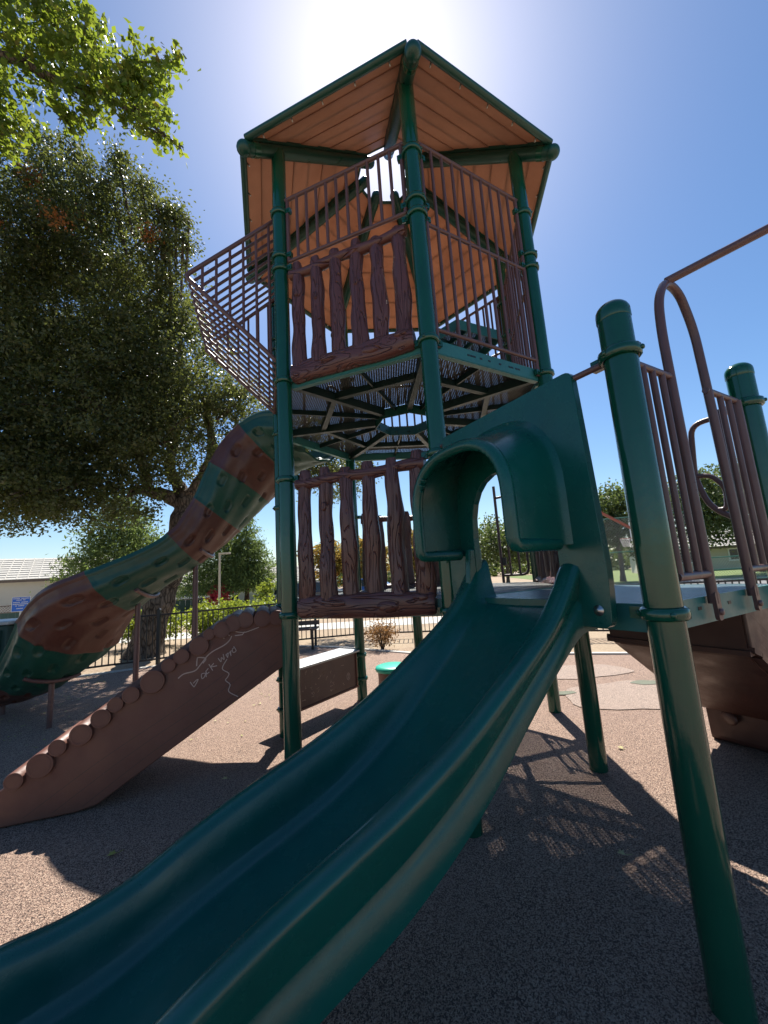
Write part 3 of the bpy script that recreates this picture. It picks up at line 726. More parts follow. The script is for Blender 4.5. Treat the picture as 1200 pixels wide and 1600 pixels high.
# ================================================================== LOG-END RAMP
A0 = Vector((pL.x, pL.y, 0))+e*.5
def Rm(t, z, w_=0.0): return A0+o_*t+e*w_+UP*z
ramp = thing('log_ramp', 'brown plastic climbing ramp with round log ends along its scratched side', 'ramp', Rm(1.2, 0, .35))
logs = [(1.872, .295, .059), (1.724, .371, .083), (1.627, .471, .058), (1.487, .535, .075), (1.365, .627, .068), (1.275, .71, .055), (1.174, .765, .061), (1.029, .842, .087), (.92, .949, .053), (.828, 1.007, .059), (.699, 1.073, .074), (.625, 1.158, .045), (.526, 1.185, .068), (.441, 1.225, .068), (.342, 1.246, .066), (.206, 1.244, .070), (.085, 1.24, .065)]
edge = [(-.02, 1.27), (-.02, .86), (.02, .845), (1.37, .035), (1.50, .012), (1.95, .006), (2.05, .02), (2.09, .07), (2.06, .15), (1.96, .24)]
top = [(t+.02, z+.012) for t, z, r in logs]
for w_ in (0.0, .70):
    mb = MB(); mb.slab([edge+top[1:-1]], lambda a, b, t: Rm(a, b, t), w_-.03, w_+.03)
    so_ = mb.build('side_panel', M['ramp_brown'], ramp, .008)
    if w_ == 0.0:
        gv = MB(); fn = lambda a, b: Rm(a, b, -.0312)
        for c0 in np.linspace(.10, .62, 6):                                  # moulded board lines along the slope
            pts = [(t, 1.235-.60*t-c0+.012*math.sin(t*5+c0*9)) for t in np.linspace(.05+c0*.1, 1.9, 22)]
            pts = [(a, b) for a, b in pts if b > max(.03, .86-.62*a+.03)]
            if len(pts) > 2: ribbon(gv, pts, .004, fn)
        gv.build('board_groove', M['panel_brown'], so_)
        ST = [[(0.851, 0.841), (0.812, 0.868), (0.732, 0.882), (0.692, 0.923), (0.644, 0.982), (0.596, 1.019), (0.512, 1.057), (0.469, 1.093), (0.455, 1.121)], [(0.719, 0.919), (0.716, 0.968), (0.706, 0.982), (0.651, 0.968), (0.671, 0.935)], [(0.533, 1.125), (0.512, 1.149), (0.469, 1.13)], [(0.533, 1.125), (0.512, 1.112)], [(0.455, 1.173), (0.412, 1.154), (0.353, 1.144), (0.295, 1.157), (0.235, 1.175)], [(0.426, 1.125), (0.368, 1.127), (0.353, 1.148)], [(0.764, 0.799), (0.741, 0.764), (0.731, 0.766), (0.708, 0.809), (0.718, 0.81), (0.741, 0.789)], [(0.65, 0.854), (0.681, 0.851), (0.678, 0.815), (0.66, 0.827), (0.65, 0.854), (0.647, 0.825)], [(0.633, 0.887), (0.65, 0.868), (0.643, 0.846), (0.626, 0.858)], [(0.627, 0.919), (0.599, 0.869)], [(0.592, 0.922), (0.616, 0.896), (0.568, 0.901)], [(0.557, 0.957), (0.536, 0.929), (0.533, 0.961), (0.512, 0.944), (0.519, 0.985)], [(0.498, 0.979), (0.484, 0.956), (0.48, 0.992), (0.498, 0.979)], [(0.469, 0.998), (0.459, 0.967), (0.462, 1.004), (0.448, 1.006)], [(0.434, 1.03), (0.448, 1.017), (0.441, 0.991), (0.419, 1.003), (0.437, 1.038)], [(0.491, 0.942), (0.526, 0.874), (0.477, 0.832), (0.484, 0.804), (0.501, 0.778), (0.466, 0.741), (0.477, 0.689), (0.407, 0.64)]]
        wr = MB(); fn2 = lambda a, b: Rm(a, b, -.0325)
        for k, st in enumerate(ST):
            if len(st) > 4: st = [(p.x, p.y) for p in bez([(a, b, 0) for a, b in st], 4)]
            ribbon(wr, st, .0085 if k in (0, 1) else .0065, fn2)
        wr.build('scratched_writing', M['chalk'], so_)
for t, z, r in logs:
    mb = MB(); mb.tube([Rm(t, z, -.058), Rm(t, z, -.054), Rm(t, z, .754), Rm(t, z, .758)], [r*.96, r, r, r*.96], 22)
    for q in (.8,): mb.tube([Rm(t, z, 0)-e*.0585+(o_*math.cos(a)+UP*math.sin(a))*r*q for a in [2*math.pi*k/18 for k in range(18)]], .0010, 4, closed=True)
    mb.build('log_step', M['ramp_brown'], ramp)
bd = MB(); bd.slab([[(.0, .87), (1.40, .03), (1.95, .02), (1.95, .12), (.0, 1.16)]], lambda a, b, t: Rm(a, b, t), .04, .66); bd.build('tread_bed', M['ramp_brown'], ramp)
# ================================================================== STUMP STAIR on the far right
RDv = -SD
def Q(t, w_, z): return Vector((pR.x, pR.y, 0))+RDv*t+ND*w_+UP*z
stair = thing('stump_stair', 'brown moulded tree stump stair descending behind the square platform', 'stair', Q(.9, .6, 0))
prof = [(.06, 1.30), (.06, .985), (.14, .935), (1.10, .30), (1.85, .02), (2.10, .02), (2.12, .32), (1.35, .78), (.62, 1.27)]
for w_ in (.22, 1.02):
    mb = MB(); mb.slab([prof], lambda a, b, t: Q(a, t, b), w_-.02, w_+.02); so_ = mb.build('side_wall', M['stair_brown'], stair, .01)
    g_ = MB()
    for sg in (-1, 1):
        fn = lambda a, b: Q(a, w_+sg*.0212, b)
        for c0 in (.09, .17, .25): ribbon(g_, [(t, 1.36-.62*t-c0+.01*math.sin(7*t+c0*30)) for t in np.linspace(.12+c0*.3, 1.4, 14)], .005, fn)
    g_.build('board_groove', M['panel_brown'], so_)
    m = MB(); m.beam(Q(.05, w_, .985), Q(.14, w_, .95), .07, .03); m.beam(Q(.14, w_, .94), Q(1.10, w_, .305), .07, .035); m.build('wall_flange', M['stair_brown'], so_)
mb = MB(); mb.slab([[(.22, .97), (1.02, .97), (1.02, 1.30), (.22, 1.30)]], lambda a, b, t: Q(t, a, b), .05, .075); mb.beam(Q(.06, .20, .965), Q(.06, 1.04, .965), .07, .03); mb.build('back_wall', M['stair_brown'], stair)
mb = MB(); mb.slab([[(.08, .97), (.12, .92), (1.12, .27), (1.14, .31), (.14, .96)]], lambda a, b, t: Q(a, t, b), .24, 1.0)
mb.build('underside', M['stair_brown'], stair)
for k in range(4):
    m = MB(); t = .35+.38*k; zt2 = 1.16-.24*k; rows = []
    for zz, sc_ in ((zt2-.22, 1.03), (zt2-.05, 1.0), (zt2-.01, .97), (zt2, .92)):
        rows.append([Q(t+.17*sc_*math.cos(a)*(1+.05*math.sin(3*a+k)), .62+.35*sc_*math.sin(a), zz) for a in [2*math.pi*q/24 for q in range(24)]])
    m.grid(rows, True, True); m.add(rows[-1], [tuple(range(24))]); m.build('stump_step', M['stair_brown'], stair)
mb = MB(); fo = [(1.16, .30), (1.16, .55), (1.22, .62), (1.60, .62), (1.60, .0), (1.18, .0)]
mb.slab([[(p.x, p.y) for p in rounded([(a, b, 0) for a, b in fo], .05, 3, True)]], lambda a, b, t: Q(a, t, b), .26, .95)
ft = mb.build('foot_block', M['stair_brown'], stair, .012)
m = MB(); m.ball(Q(1.150, .50, .36), .09, 16, 8, (.3, 1, .6)); m.build('foot_hold', M['stair_brown'], ft)
m = MB(); m.ball(Q(1.150, .42, .22), .08, 16, 8, (.3, 1, .7)); m.build('foot_hold', M['stair_brown'], ft)
# ================================================================== GROUND
def sheet(name, poly, z, mat):
    mb = MB(); mb.add([Vector((x, y, z)) for x, y in poly], [tuple(range(len(poly)))]); return struct(mb.build(name, mat, fix=False))
sheet('ground', [(-250, -120), (250, -120), (250, 320), (-250, 320)], -.035, M['dirt'])
EDGE = [(-14, 5.4), (-7.6, 7.2), (-4.9, 8.35), (-2.3, 9.75), (-1.2, 9.2), (.5, 7.9), (2.2, 7.35), (4.1, 6.75), (9, 5.0), (16, 3.6)]
def edge_y(x): return float(np.interp(x, [a for a, b in EDGE], [b for a, b in EDGE]))
def bump_z(x, y): return .075*math.exp(-(((x-pP1.x-.25)**2+(y-pP1.y)**2)/.5))+.010*math.sin(x*1.3+.4)*math.sin(y*1.1)*.5
rows = []; xs = list(np.arange(-14, -5, .5))+list(np.arange(-5, 5, .12))+list(np.arange(5, 16.1, .5))
for j in range(90):
    f = j/89; rows.append([Vector((x, -6+(edge_y(x)+6)*f, bump_z(x, -6+(edge_y(x)+6)*f))) for x in xs])
mb = MB(); mb.grid(rows, True); struct(mb.build('rubber_surface', M['rubber'], fix=False))
def blob(name, cx, cy, rx, ry, mat, z=.012, n=40, ph=0):
    mb = MB(); r_ = []
    for k in range(n):
        a = 2*math.pi*k/n; q = 1+.09*math.sin(2*a+ph)+.06*math.sin(5*a+ph*2)+.02*math.sin(11*a); x, y = cx+rx*q*math.cos(a), cy+ry*q*math.sin(a); r_.append(Vector((x, y, bump_z(x, y)+z-.004)))
    mb.add(r_, [tuple(range(n))]); return struct(mb.build(name, mat, fix=False))
blob('pale_rubber_patch', 2.75, 4.85, .75, .55, M['rubber_pale'], .012, ph=1)
blob('pale_rubber_patch', 2.55, 6.0, .75, .42, M['rubber_pale'], .012, ph=2)
blob('green_rubber_patch', 3.14, 5.24, .17, .10, M['rubber_green'], .016, ph=3)
blob('green_rubber_patch', 2.02, 5.05, .16, .06, M['rubber_green'], .016, ph=5)
# concrete kerb along the far edge of the rubber
kb = MB()
for (x0, y0), (x1, y1) in zip(EDGE[:-1], EDGE[1:]): kb.beam((x0, y0+.06, -.002), (x1, y1+.06, -.002), .11, .05)
struct(kb.build('kerb', M['concrete'], bevel=.01))
sheet('path', [(-30, 12.2), (-3.2, 13.0), (3, 12.6), (9, 11.6), (30, 9.5), (30, 11.2), (9, 13.4), (3, 14.4), (-3, 14.8), (-30, 14.0)], -.028, M['concrete'])
sheet('road', [(-120, 18), (-3, 17.0), (20, 15.5), (120, 12), (120, 21), (20, 25), (-3, 27), (-120, 30)], -.024, M['concrete'])
sheet('lawn', [(13, 24), (80, 15), (120, 60), (20, 70)], -.020, M['lawn'])
sheet('lawn', [(-60, 32), (-4, 29), (10, 60), (-80, 70)], -.020, M['lawn'])
sheet('court', [(6, 17.5), (26, 12.5), (36, 24), (10, 27)], -.016, M['asphalt'])

# ================================================================== LEAVES
def leaf_mesh(centres, sizes, aspect=.55, tint=None, droop=0.0, normals=None):
    n = len(centres); a = RNG.normal(size=(n, 3)); a[:, 2] -= droop; a /= np.linalg.norm(a, axis=1, keepdims=True)
    b = RNG.normal(size=(n, 3)); b -= a*(a*b).sum(1, keepdims=True); b /= np.linalg.norm(b, axis=1, keepdims=True)
    s_ = np.asarray(sizes)[:, None]; V = np.empty((n, 4, 3)); cr = np.cross(a, b)
    V[:, 0] = centres-a*s_*.5; V[:, 1] = centres+b*s_*aspect*.5+cr*s_*.08; V[:, 2] = centres+a*s_*.5; V[:, 3] = centres-b*s_*aspect*.5+cr*s_*.08
    return V.reshape(-1, 3), tint if tint is not None else RNG.random(n)
def leaves_obj(name, V, tint, mat, parent=None):
    n = len(V)//4; off = np.zeros(3)
    if parent: off = np.array(parent.location)
    me = bpy.data.meshes.new(name); me.vertices.add(n*4); me.vertices.foreach_set('co', (V-off).astype(np.float32).ravel())
    me.loops.add(n*4); me.loops.foreach_set('vertex_index', np.arange(n*4, dtype=np.int32))
    me.polygons.add(n); me.polygons.foreach_set('loop_start', np.arange(0, n*4, 4, dtype=np.int32)); me.polygons.foreach_set('loop_total', np.full(n, 4, dtype=np.int32))
    at = me.attributes.new('tint', 'FLOAT', 'FACE'); at.data.foreach_set('value', np.asarray(tint, dtype=np.float32))
    me.materials.append(mat); me.update(); me.validate()
    o = bpy.data.objects.new(name, me); COL.objects.link(o); o.parent = parent; return o
def crown_points(lobes, n, clump=.22, per=26, shell=.55, flat=1.0):
    """leaf positions: clumps spread over ragged ellipsoid lobes, most near the surface"""
    vol = np.array([l[3]**2 for l in lobes]); pick = RNG.choice(len(lobes), size=n//per, p=vol/vol.sum()); out = []
    L_ = np.array([l[:3] for l in lobes]); R_ = np.array([l[3] for l in lobes])
    d = RNG.normal(size=(len(pick), 3)); d /= np.linalg.norm(d, axis=1, keepdims=True)
    rr = R_[pick]*(shell+(1.06-shell)*RNG.random(len(pick))**.7); rr *= 1+.16*np.sin(d[:, 0]*7+pick)*np.sin(d[:, 2]*6+pick*2)
    c = L_[pick]+d*rr[:, None]*np.array([1, 1, flat])
    cs = clump*RNG.uniform(.5, 1.35, size=len(pick)); tn = RNG.random(len(pick))
    P = np.repeat(c, per, axis=0)+RNG.normal(size=(len(pick)*per, 3))*np.repeat(cs, per)[:, None]*np.array([.75, .75, .6])
    return P, np.clip(np.repeat(tn, per)*.55+RNG.random(len(P))*.45, 0, 1), c
def limb(mb, pts, r0, r1, n=10):
    P = bez(pts, 6); m = len(P); mb.tube(P, [(r0+(r1-r0)*(i/(m-1))**.8)*(1+.10*math.sin(i*1.7+r0*30)) for i in range(m)], n)

# ------------------------------------------------------------------ the big oak
oak = thing('oak_tree', 'huge spreading evergreen oak leaning behind the black fence and trunk slide', 'tree', (-6.15, 10.1, 0))
lobes = [(-9.17, 9.6, 12.28, 2.0), (-7.01, 9.5, 12.3, 1.05), (-5.33, 9.0, 11.0, .62), (-8.83, 10.0, 9.23, 2.8), (-6.0, 9.5, 9.3, 1.35), (-6.83, 9.2, 5.95, 2.25), (-4.85, 9.5, 6.7, 1.45), (-3.75, 9.5, 6.05, .85), (-5.35, 9.2, 5.1, 1.2),
         (-7.85, 8.6, 4.7, 1.35), (-6.0, 9.0, 3.75, .75), (-7.3, 8.7, 4.0, 1.1), (-8.9, 8.6, 3.9, 1.2), (-10.8, 8.6, 6.5, 2.2), (-9.0, 9.2, 7.0, 2.0), (-6.2, 9.4, 7.6, 1.5), (-3.85, 10.5, 4.9, .75), (-10.84, 9.0, 9.58, 3.0), (-9.48, 8.0, 4.84, 1.85), (-2.85, 12.6, 5.8, 1.35), (-1.35, 12.8, 5.05, 1.05), (-7.5, 10.8, 7.4, 2.2), (-7.7, 9.3, 10.9, 1.5), (-4.9, 9.2, 8.3, .6), (-6.9, 8.0, 3.75, .8), (-4.65, 9.0, 11.0, .20), (-5.0, 9.0, 11.15, .3), (-5.22, 9.0, 11.35, .3), (-5.9, 9.0, 12.1, .42), (-4.8, 9.0, 10.4, .28), (-5.15, 9.0, 10.2, .4), (-6.6, 9.0, 13.1, .4), (-7.76, 9.0, 13.3, .5), (-8.85, 9.0, 13.8, .5), (-5.5, 9.0, 10.1, .5), (-5.1, 9.0, 9.2, .45)]
tb = MB()
tb.lathe([(.52, -.05), (.43, .12), (.37, .35), (.34, .6)], (-6.12, 10.1, 0), (.18, 0, 1), 16)
limb(tb, [(-6.12, 10.1, .2), (-5.78, 10.1, 1.3), (-5.45, 10.1, 2.4), (-5.18, 10.1, 3.5), (-5.05, 10.1, 4.0)], .36, .28, 16)
limb(tb, [(-5.15, 10.1, 3.6), (-5.6, 9.9, 3.95), (-5.95, 9.8, 4.05), (-6.05, 9.7, 4.6), (-6.4, 9.6, 5.6)], .20, .10)
limb(tb, [(-5.1, 10.1, 3.75), (-5.45, 10.2, 4.3), (-5.68, 10.2, 4.8), (-5.6, 10.2, 5.8), (-6.2, 10.2, 7.6), (-7.6, 10.1, 9.4)], .20, .07)
limb(tb, [(-5.05, 10.1, 3.9), (-4.75, 10.1, 4.4), (-4.45, 10, 5.2), (-4.6, 9.8, 6.6)], .22, .07)
limb(tb, [(-6.4, 9.6, 5.6), (-7.4, 9.2, 6.6), (-8.9, 9.6, 8.6), (-9.3, 9.6, 11)], .10, .04); limb(tb, [(-6.2, 9.7, 5.0), (-7.6, 8.8, 5.0), (-9.2, 8.2, 5.2)], .09, .04)
limb(tb, [(-4.5, 10, 5.0), (-3.6, 10.6, 5.4), (-2.6, 12, 5.7), (-1.4, 12.8, 5.1)], .10, .04); limb(tb, [(-7.6, 10.1, 9.4), (-6.6, 9.6, 10.8), (-5.3, 9.0, 11.1)], .06, .02)
rnd = random.Random(11)
for l in lobes:
    for k in range(4):
        c = Vector(l[:3]); d_ = Vector((rnd.gauss(0, 1), rnd.gauss(0, 1), rnd.gauss(0, .7))).normalized()*l[3]*.95
        limb(tb, [c+(Vector((-5.4, 10, 5))-c)*.25, c, c+d_*.5+Vector((0, 0, .1)), c+d_], .035, .008, 6)
tb.build('trunk', M['bark'], oak)
P, tn, cl = crown_points(lobes, 300000, .20, 34, .30)
keep = ~((P[:, 2] < 3.0))
P, tn = P[keep], tn[keep]; tn *= .80
red = RNG.random(len(cl)) < .018
V, t = leaf_mesh(P, RNG.uniform(.065, .115, len(P)), .52, tn, .15); 
leaves_obj('crown', V, t, M['oak_leaf'], oak)
# a few rusty dead sprays in the crown
pts = []
for x, y, z in ((-8.0, 8.0, 11.6), (-7.3, 8.6, 11.1), (-7.7, 8.2, 10.8), (-5.35, 8.5, 10.25), (-8.6, 7.8, 10.2), (-6.9, 7.6, 9.9)):
    pts.append(np.array((x, y, z))+RNG.normal(size=(150, 3))*.13)
P = np.concatenate(pts); V, t = leaf_mesh(P, RNG.uniform(.06, .10, len(P)), .5, RNG.uniform(.9, 1.0, len(P))); leaves_obj('dead_spray', V, t, M['oak_leaf'], oak)
# ------------------------------------------------------------------ maple reaching in at the top left
mp = thing('maple_tree', 'sunlit maple with bright green leaves reaching in at the top left', 'tree', (-9.2, 5.0, 0))
tb = MB(); limb(tb, [(-9.2, 5.0, -.1), (-9.1, 5.0, 3), (-8.7, 5.1, 6.5), (-8.2, 5.2, 9.5), (-7.8, 5.3, 12)], .30, .12, 14)
limb(tb, [(-8.6, 5.1, 8.8), (-7.2, 5.4, 10.6), (-6.2, 5.5, 11.0), (-5.3, 5.5, 10.45), (-4.4, 5.5, 10.0), (-3.6, 5.5, 9.4), (-3.0, 5.5, 8.8)], .13, .012)
maple = [(-6.2, 5.5, 12.1, .75), (-5.2, 5.5, 11.75, .65), (-4.75, 5.5, 10.9, .62), (-5.6, 5.4, 10.75, .6), (-6.3, 5.6, 10.1, .55), (-4.0, 5.5, 10.25, .50), (-3.55, 5.5, 10.25, .42), (-3.75, 5.5, 9.65, .42), (-3.35, 5.5, 9.25, .30), (-4.6, 5.5, 9.95, .42), (-6.15, 5.5, 9.35, .38), (-3.2, 5.5, 10.6, .22), (-7.2, 5.5, 11.5, .9), (-7.5, 5.2, 10, .8), (-8, 5.3, 12.3, 1.2), (-3.05, 5.5, 8.9, .12), (-4.95, 5.5, 9.6, .22)]
for l in maple:
    for k in range(3):
        c = Vector(l[:3]); d_ = Vector((rnd.gauss(0, 1), rnd.gauss(0, 1), rnd.gauss(-.2, .6))).normalized()*l[3]*.9
        limb(tb, [c+(Vector((-6, 5.5, 10.9))-c)*.2, c, c+d_], .02, .004, 5)
tb.build('trunk', M['bark'], mp)
P, tn, _ = crown_points(maple, 15000, .12, 12, .25)
P = P[:, :]; V, t = leaf_mesh(P, RNG.uniform(.08, .15, len(P)), .62, np.clip(tn*.85+.1*(P[:, 0] > -3.3), 0, .97), .5); leaves_obj('crown', V, t, M['maple_leaf'], mp)
# ------------------------------------------------------------------ conifers, far trees
def conifer(name, label, x, y, h, rad, n, base=1.2, group=None, mat='conifer_leaf', col=1.0):
    t_ = thing(name, label, 'tree', (x, y, 0), group); tb = MB(); limb(tb, [(x, y, -.1), (x+.05, y, h*.5), (x, y, h)], .035*h*.55+.06, .02, 10)
    m = int(n/16); z = base+(h-base)*(1-np.sqrt(RNG.random(m)))*1.0; rr = rad*np.clip(1-(z-base)/(h-base), .03, 1)**col*RNG.uniform(.35, 1.1, m); a = RNG.uniform(0, 2*np.pi, m)
    c = np.stack([x+rr*np.cos(a), y+rr*np.sin(a), z-.12*rr], 1)
    for k in range(0, m, max(1, m//50)): limb(tb, [(x, y, c[k, 2]+.1), tuple(c[k])], .03, .008, 5)
    tb.build('trunk', M['bark_brown'], t_)
    P = np.repeat(c, 16, axis=0)+RNG.normal(size=(m*16, 3))*np.array([.24, .24, .12])*max(.6, rad/2.2); V, t = leaf_mesh(P, RNG.uniform(.12, .24, len(P)), .35, np.clip(np.repeat(RNG.random(m), 16)*.7+RNG.random(len(P))*.3, 0, 1), .4)
    leaves_obj('crown', V, t, M[mat], t_); return t_
conifer('redwood_tree', 'dark bushy redwood right of the oak trunk behind the tan lamp pole', -10.5, 24.6, 6.6, 2.3, 16000, 1.3, col=.7)
conifer('redwood_tree', 'redwood beside the tall lamp pole nearest the grey house', -8.9, 25.0, 6.0, 1.9, 15000, 1.4, col=.7)
conifer('redwood_tree', 'feathery conifer in front of the beige stucco house', -12.3, 18.2, 6.4, 2.3, 15000, 2.3, col=.75)
for k, (x, y, h) in enumerate(((-18.9, 60, 5.0), (-17.6, 61, 5.6), (-16.2, 62, 6.6), (-15.0, 63, 7.8))):
    conifer('cypress_tree', ['shortest thin cypress in the far row behind the grey house', 'second thin cypress in the far row behind the grey house', 'third taller cypress in the far row behind the grey house', 'tallest cypress at the right end of the far row'][k], x, y, h, .75, 2600, .3, 'far cypresses', col=.6)
def round_tree(name, label, x, y, h, rad, n, mat, group=None, ls=(.16, .30), clear=.35):
    t_ = thing(name, label, 'tree', (x, y, 0), group); tb = MB(); z0 = h*clear
    limb(tb, [(x, y, -.1), (x+.1, y, z0), (x, y, h*.75)], .05*h*.5+.05, .04, 10); lb = []
    for k in range(9):
        a = k*2.4; q = rad*RNG.uniform(.25, .62); c = (x+q*math.cos(a), y+q*math.sin(a), z0+(h-z0)*(.18+.70*((k*37) % 9)/8)); r = rad*RNG.uniform(.34, .52); c = (c[0], c[1], min(c[2], h-r)); lb.append((*c, r)); limb(tb, [(x, y, z0*.9), (c[0]*.5+x*.5, c[1]*.5+y*.5, c[2]*.8), c], .05, .012, 6)
    tb.build('trunk', M['bark'], t_); P, tn, _ = crown_points(lb, n, rad*.13, 16, .4)
    P = P[P[:, 2] > .2]; V, t = leaf_mesh(P, RNG.uniform(*ls, len(P)), .6, tn[:len(P)]); leaves_obj('crown', V, t, M[mat], t_); return t_
round_tree('autumn_tree', 'orange and red tinted tree seen between the lower log pickets', 2.0, 27, 4.4, 1.9, 6000, 'autumn_leaf')
round_tree('autumn_tree', 'yellow green tree seen between the left log pickets', -1.6, 28, 4.3, 2.2, 6000, 'autumn_leaf')
round_tree('autumn_tree', 'small yellowing tree left of the lower log barrier', -4.2, 29, 4.2, 2.0, 5000, 'autumn_leaf')
round_tree('street_tree', 'green tree seen through the slide hood opening', 8.6, 29, 5.2, 2.8, 7000, 'far_leaf')
round_tree('street_tree', 'tree behind the basketball hoop', 17.2, 29.5, 7.0, 2.8, 9000, 'far_leaf')
round_tree('street_tree', 'leafy tree behind the left side of the entry arch', 23.0, 29, 7.6, 3.2, 11000, 'far_leaf')
round_tree('street_tree', 'tall tree behind the right side of the entry arch', 28.0, 30, 8.6, 3.6, 12000, 'far_leaf')
round_tree('street_tree', 'tree at the far right edge beyond the platform post', 35, 32, 7.0, 3.2, 8000, 'far_leaf')
round_tree('street_tree', 'dark tree at the far left edge above the stucco roof', -40, 34, 8.0, 3.0, 6000, 'far_leaf')
round_tree('leafy_shrub', 'light green young tree in front of the grey house', -6.9, 22.4, 1.7, .6, 2200, 'hedge_leaf', ls=(.06, .13), clear=.15)
round_tree('flowering_shrub', 'pink red bougainvillea between the two redwood trunks', -9.9, 23.6, 1.65, .75, 4000, 'pink_flower', ls=(.10, .18), clear=.1)
# hedges behind the black fence
def hedge(label, x, y, rx, ry, h, n, mat='hedge_leaf', name='hedge_bush', ls=(.05, .11)):
    t_ = thing(name, label, 'bush', (x, y, 0)); tb = MB()
    for k in range(7): a = k*.9; limb(tb, [(x, y, -.05), (x+.35*rx*math.cos(a), y+.35*ry*math.sin(a), h*.4), (x+.75*rx*math.cos(a), y+.75*ry*math.sin(a), h*.75)], .025, .006, 5)
    tb.build('stem', M['bark'], t_)
    lb = [(x+rx*.62*math.cos(k*1.05), y+ry*.62*math.sin(k*1.05), h*.5+.1*math.sin(k*2.3), min(h*.5, max(rx, ry)*.52)) for k in range(6)]+[(x, y, h*.58, h*.45)]
    P, tn, _ = crown_points(lb, n, .09, 14, .5); P = P[P[:, 2] > .02]; V, t = leaf_mesh(P, RNG.uniform(*ls, len(P)), .5, tn[:len(P)]); leaves_obj('foliage', V, t, M[mat], t_)
hedge('yellow green bush behind the black fence, left of the oak trunk', -6.9, 11.6, .8, .5, 1.15, 7000)
hedge('sunlit bush behind the black fence, right of the oak trunk', -4.9, 11.6, .9, .5, 1.15, 8000)
hedge('bush behind the black fence nearest the log ramp top', -3.6, 12.0, .8, .5, 1.10, 7000)
hedge('dry brown shrub in the dirt before the far fence', -.22, 8.75, .28, .25, .62, 1500, 'dry_leaf', 'dry_shrub', (.03, .07))

# ================================================================== BLACK PICKET FENCE
FL = [(-9.0, 6.75), (-7.0, 7.62), (-4.95, 8.62), (-2.75, 9.95), (-.75, 10.35), (1.35, 9.95), (3.9, 8.75), (6.2, 7.75), (8.6, 6.9), (11.2, 6.1)]
FLAB = ['beyond the trunk slide end', 'between the first two supports of the trunk slide', 'in front of the oak trunk', 'beside the wooden bench', 'behind the dry shrub', 'behind the tower platform', 'behind the bare kerb on the right', 'behind the stump stair', 'at the right edge']
fpost = fpick = None
for i, ((x0, y0), (x1, y1)) in enumerate(zip(FL[:-1], FL[1:])):
    a = Vector((x0, y0, 0)); b = Vector((x1, y1, 0)); d = (b-a).normalized(); L_ = (b-a).length
    fc = thing('fence_section', 'black iron picket fence section '+FLAB[i], 'fence', a, 'black picket fence round the playground')
    mb = MB(); mb.beam(Z(a, 1.02), Z(b, 1.02), .03, .035); mb.beam(Z(a, .12), Z(b, .12), .03, .035); mb.build('rail', M['black_iron'], fc)
    mb = MB(); mb.box((x0, y0, .55), .065, .065, 1.16); mb.add([Vector((x0+sx*.038, y0+sy*.038, 1.13)) for sx, sy in ((-1, -1), (1, -1), (1, 1), (-1, 1))]+[Vector((x0, y0, 1.17))], [(0, 1, 4), (1, 2, 4), (2, 3, 4), (3, 0, 4), (3, 2, 1, 0)])
    mb.build('fence_post', M['black_iron'], fc)
    n = int(L_/.105)
    for k in range(1, n):
        p = a+d*(L_*k/n)
        if fpick is None:
            mb = MB(); mb.box(a+UP*.57, .017, .017, .94); fpick = mb.build('picket', M['black_iron'], fc, fix=False); fpick.location = p-a
        else:
            c_ = fpick.copy(); COL.objects.link(c_); c_.parent = fc; c_.location = p-a
# ================================================================== SMALL THINGS IN THE PLAYGROUND
# bench
bn = thing('park_bench', 'dark slatted bench by the black fence behind the tower post', 'bench', (-2.35, 9.55, 0))
for k in range(4): mb = MB(); mb.box((-2.35, 9.62+.01*k, .55+.13*k), 1.3, .03, .10); mb.build('back_slat', M['wood'], bn)
for k in range(4): mb = MB(); mb.box((-2.35, 9.20+.11*k, .45), 1.3, .09, .03); mb.build('seat_slat', M['wood'], bn)
for x in (-2.9, -1.8):
    mb = MB(); mb.beam((x, 9.22, 0), (x, 9.22, .44), .05, .05, Vector((0, 1, 0))); mb.beam((x, 9.60, 0), (x, 9.68, 1.02), .05, .05, Vector((0, 1, 0))); mb.beam((x, 9.18, .42), (x, 9.62, .42), .05, .04); mb.build('leg', M['black_iron'], bn)
# mint mushroom seat
st = thing('stepping_seat', 'mint green topped round seat beside the slide', 'seat', (-.02, 5.75, 0))
mb = MB(); mb.lathe([(.001, .31), (.19, .31), (.235, .295), (.245, .265), (.235, .24), (.20, .235)], (-.02, 5.75, 0), UP, 28); mb.build('seat_top', M['mint'], st)
mb = MB(); mb.lathe([(.21, .24), (.205, .12), (.215, -.02)], (-.02, 5.75, 0), UP, 24); mb.build('base', M['ramp_brown'], st)
# ribbed green bin at the left edge
bx = thing('storage_bin', 'dark green ribbed storage bin with pale lid at the left edge', 'bin', (-8.2, 7.9, 0))
mb = MB(); mb.box((-8.2, 7.9, .55), 2.2, .9, 1.06); mb.build('body', M['fence_green'], bx, .02)
for k in range(12): mb = MB(); mb.box((-9.2+.18*k, 7.42, .52), .06, .05, .95); mb.build('rib', M['fence_green'], bx)
mb = MB(); mb.box((-8.2, 7.9, 1.12), 2.3, 1.0, .07); mb.build('lid', M['galv'], bx, .015)
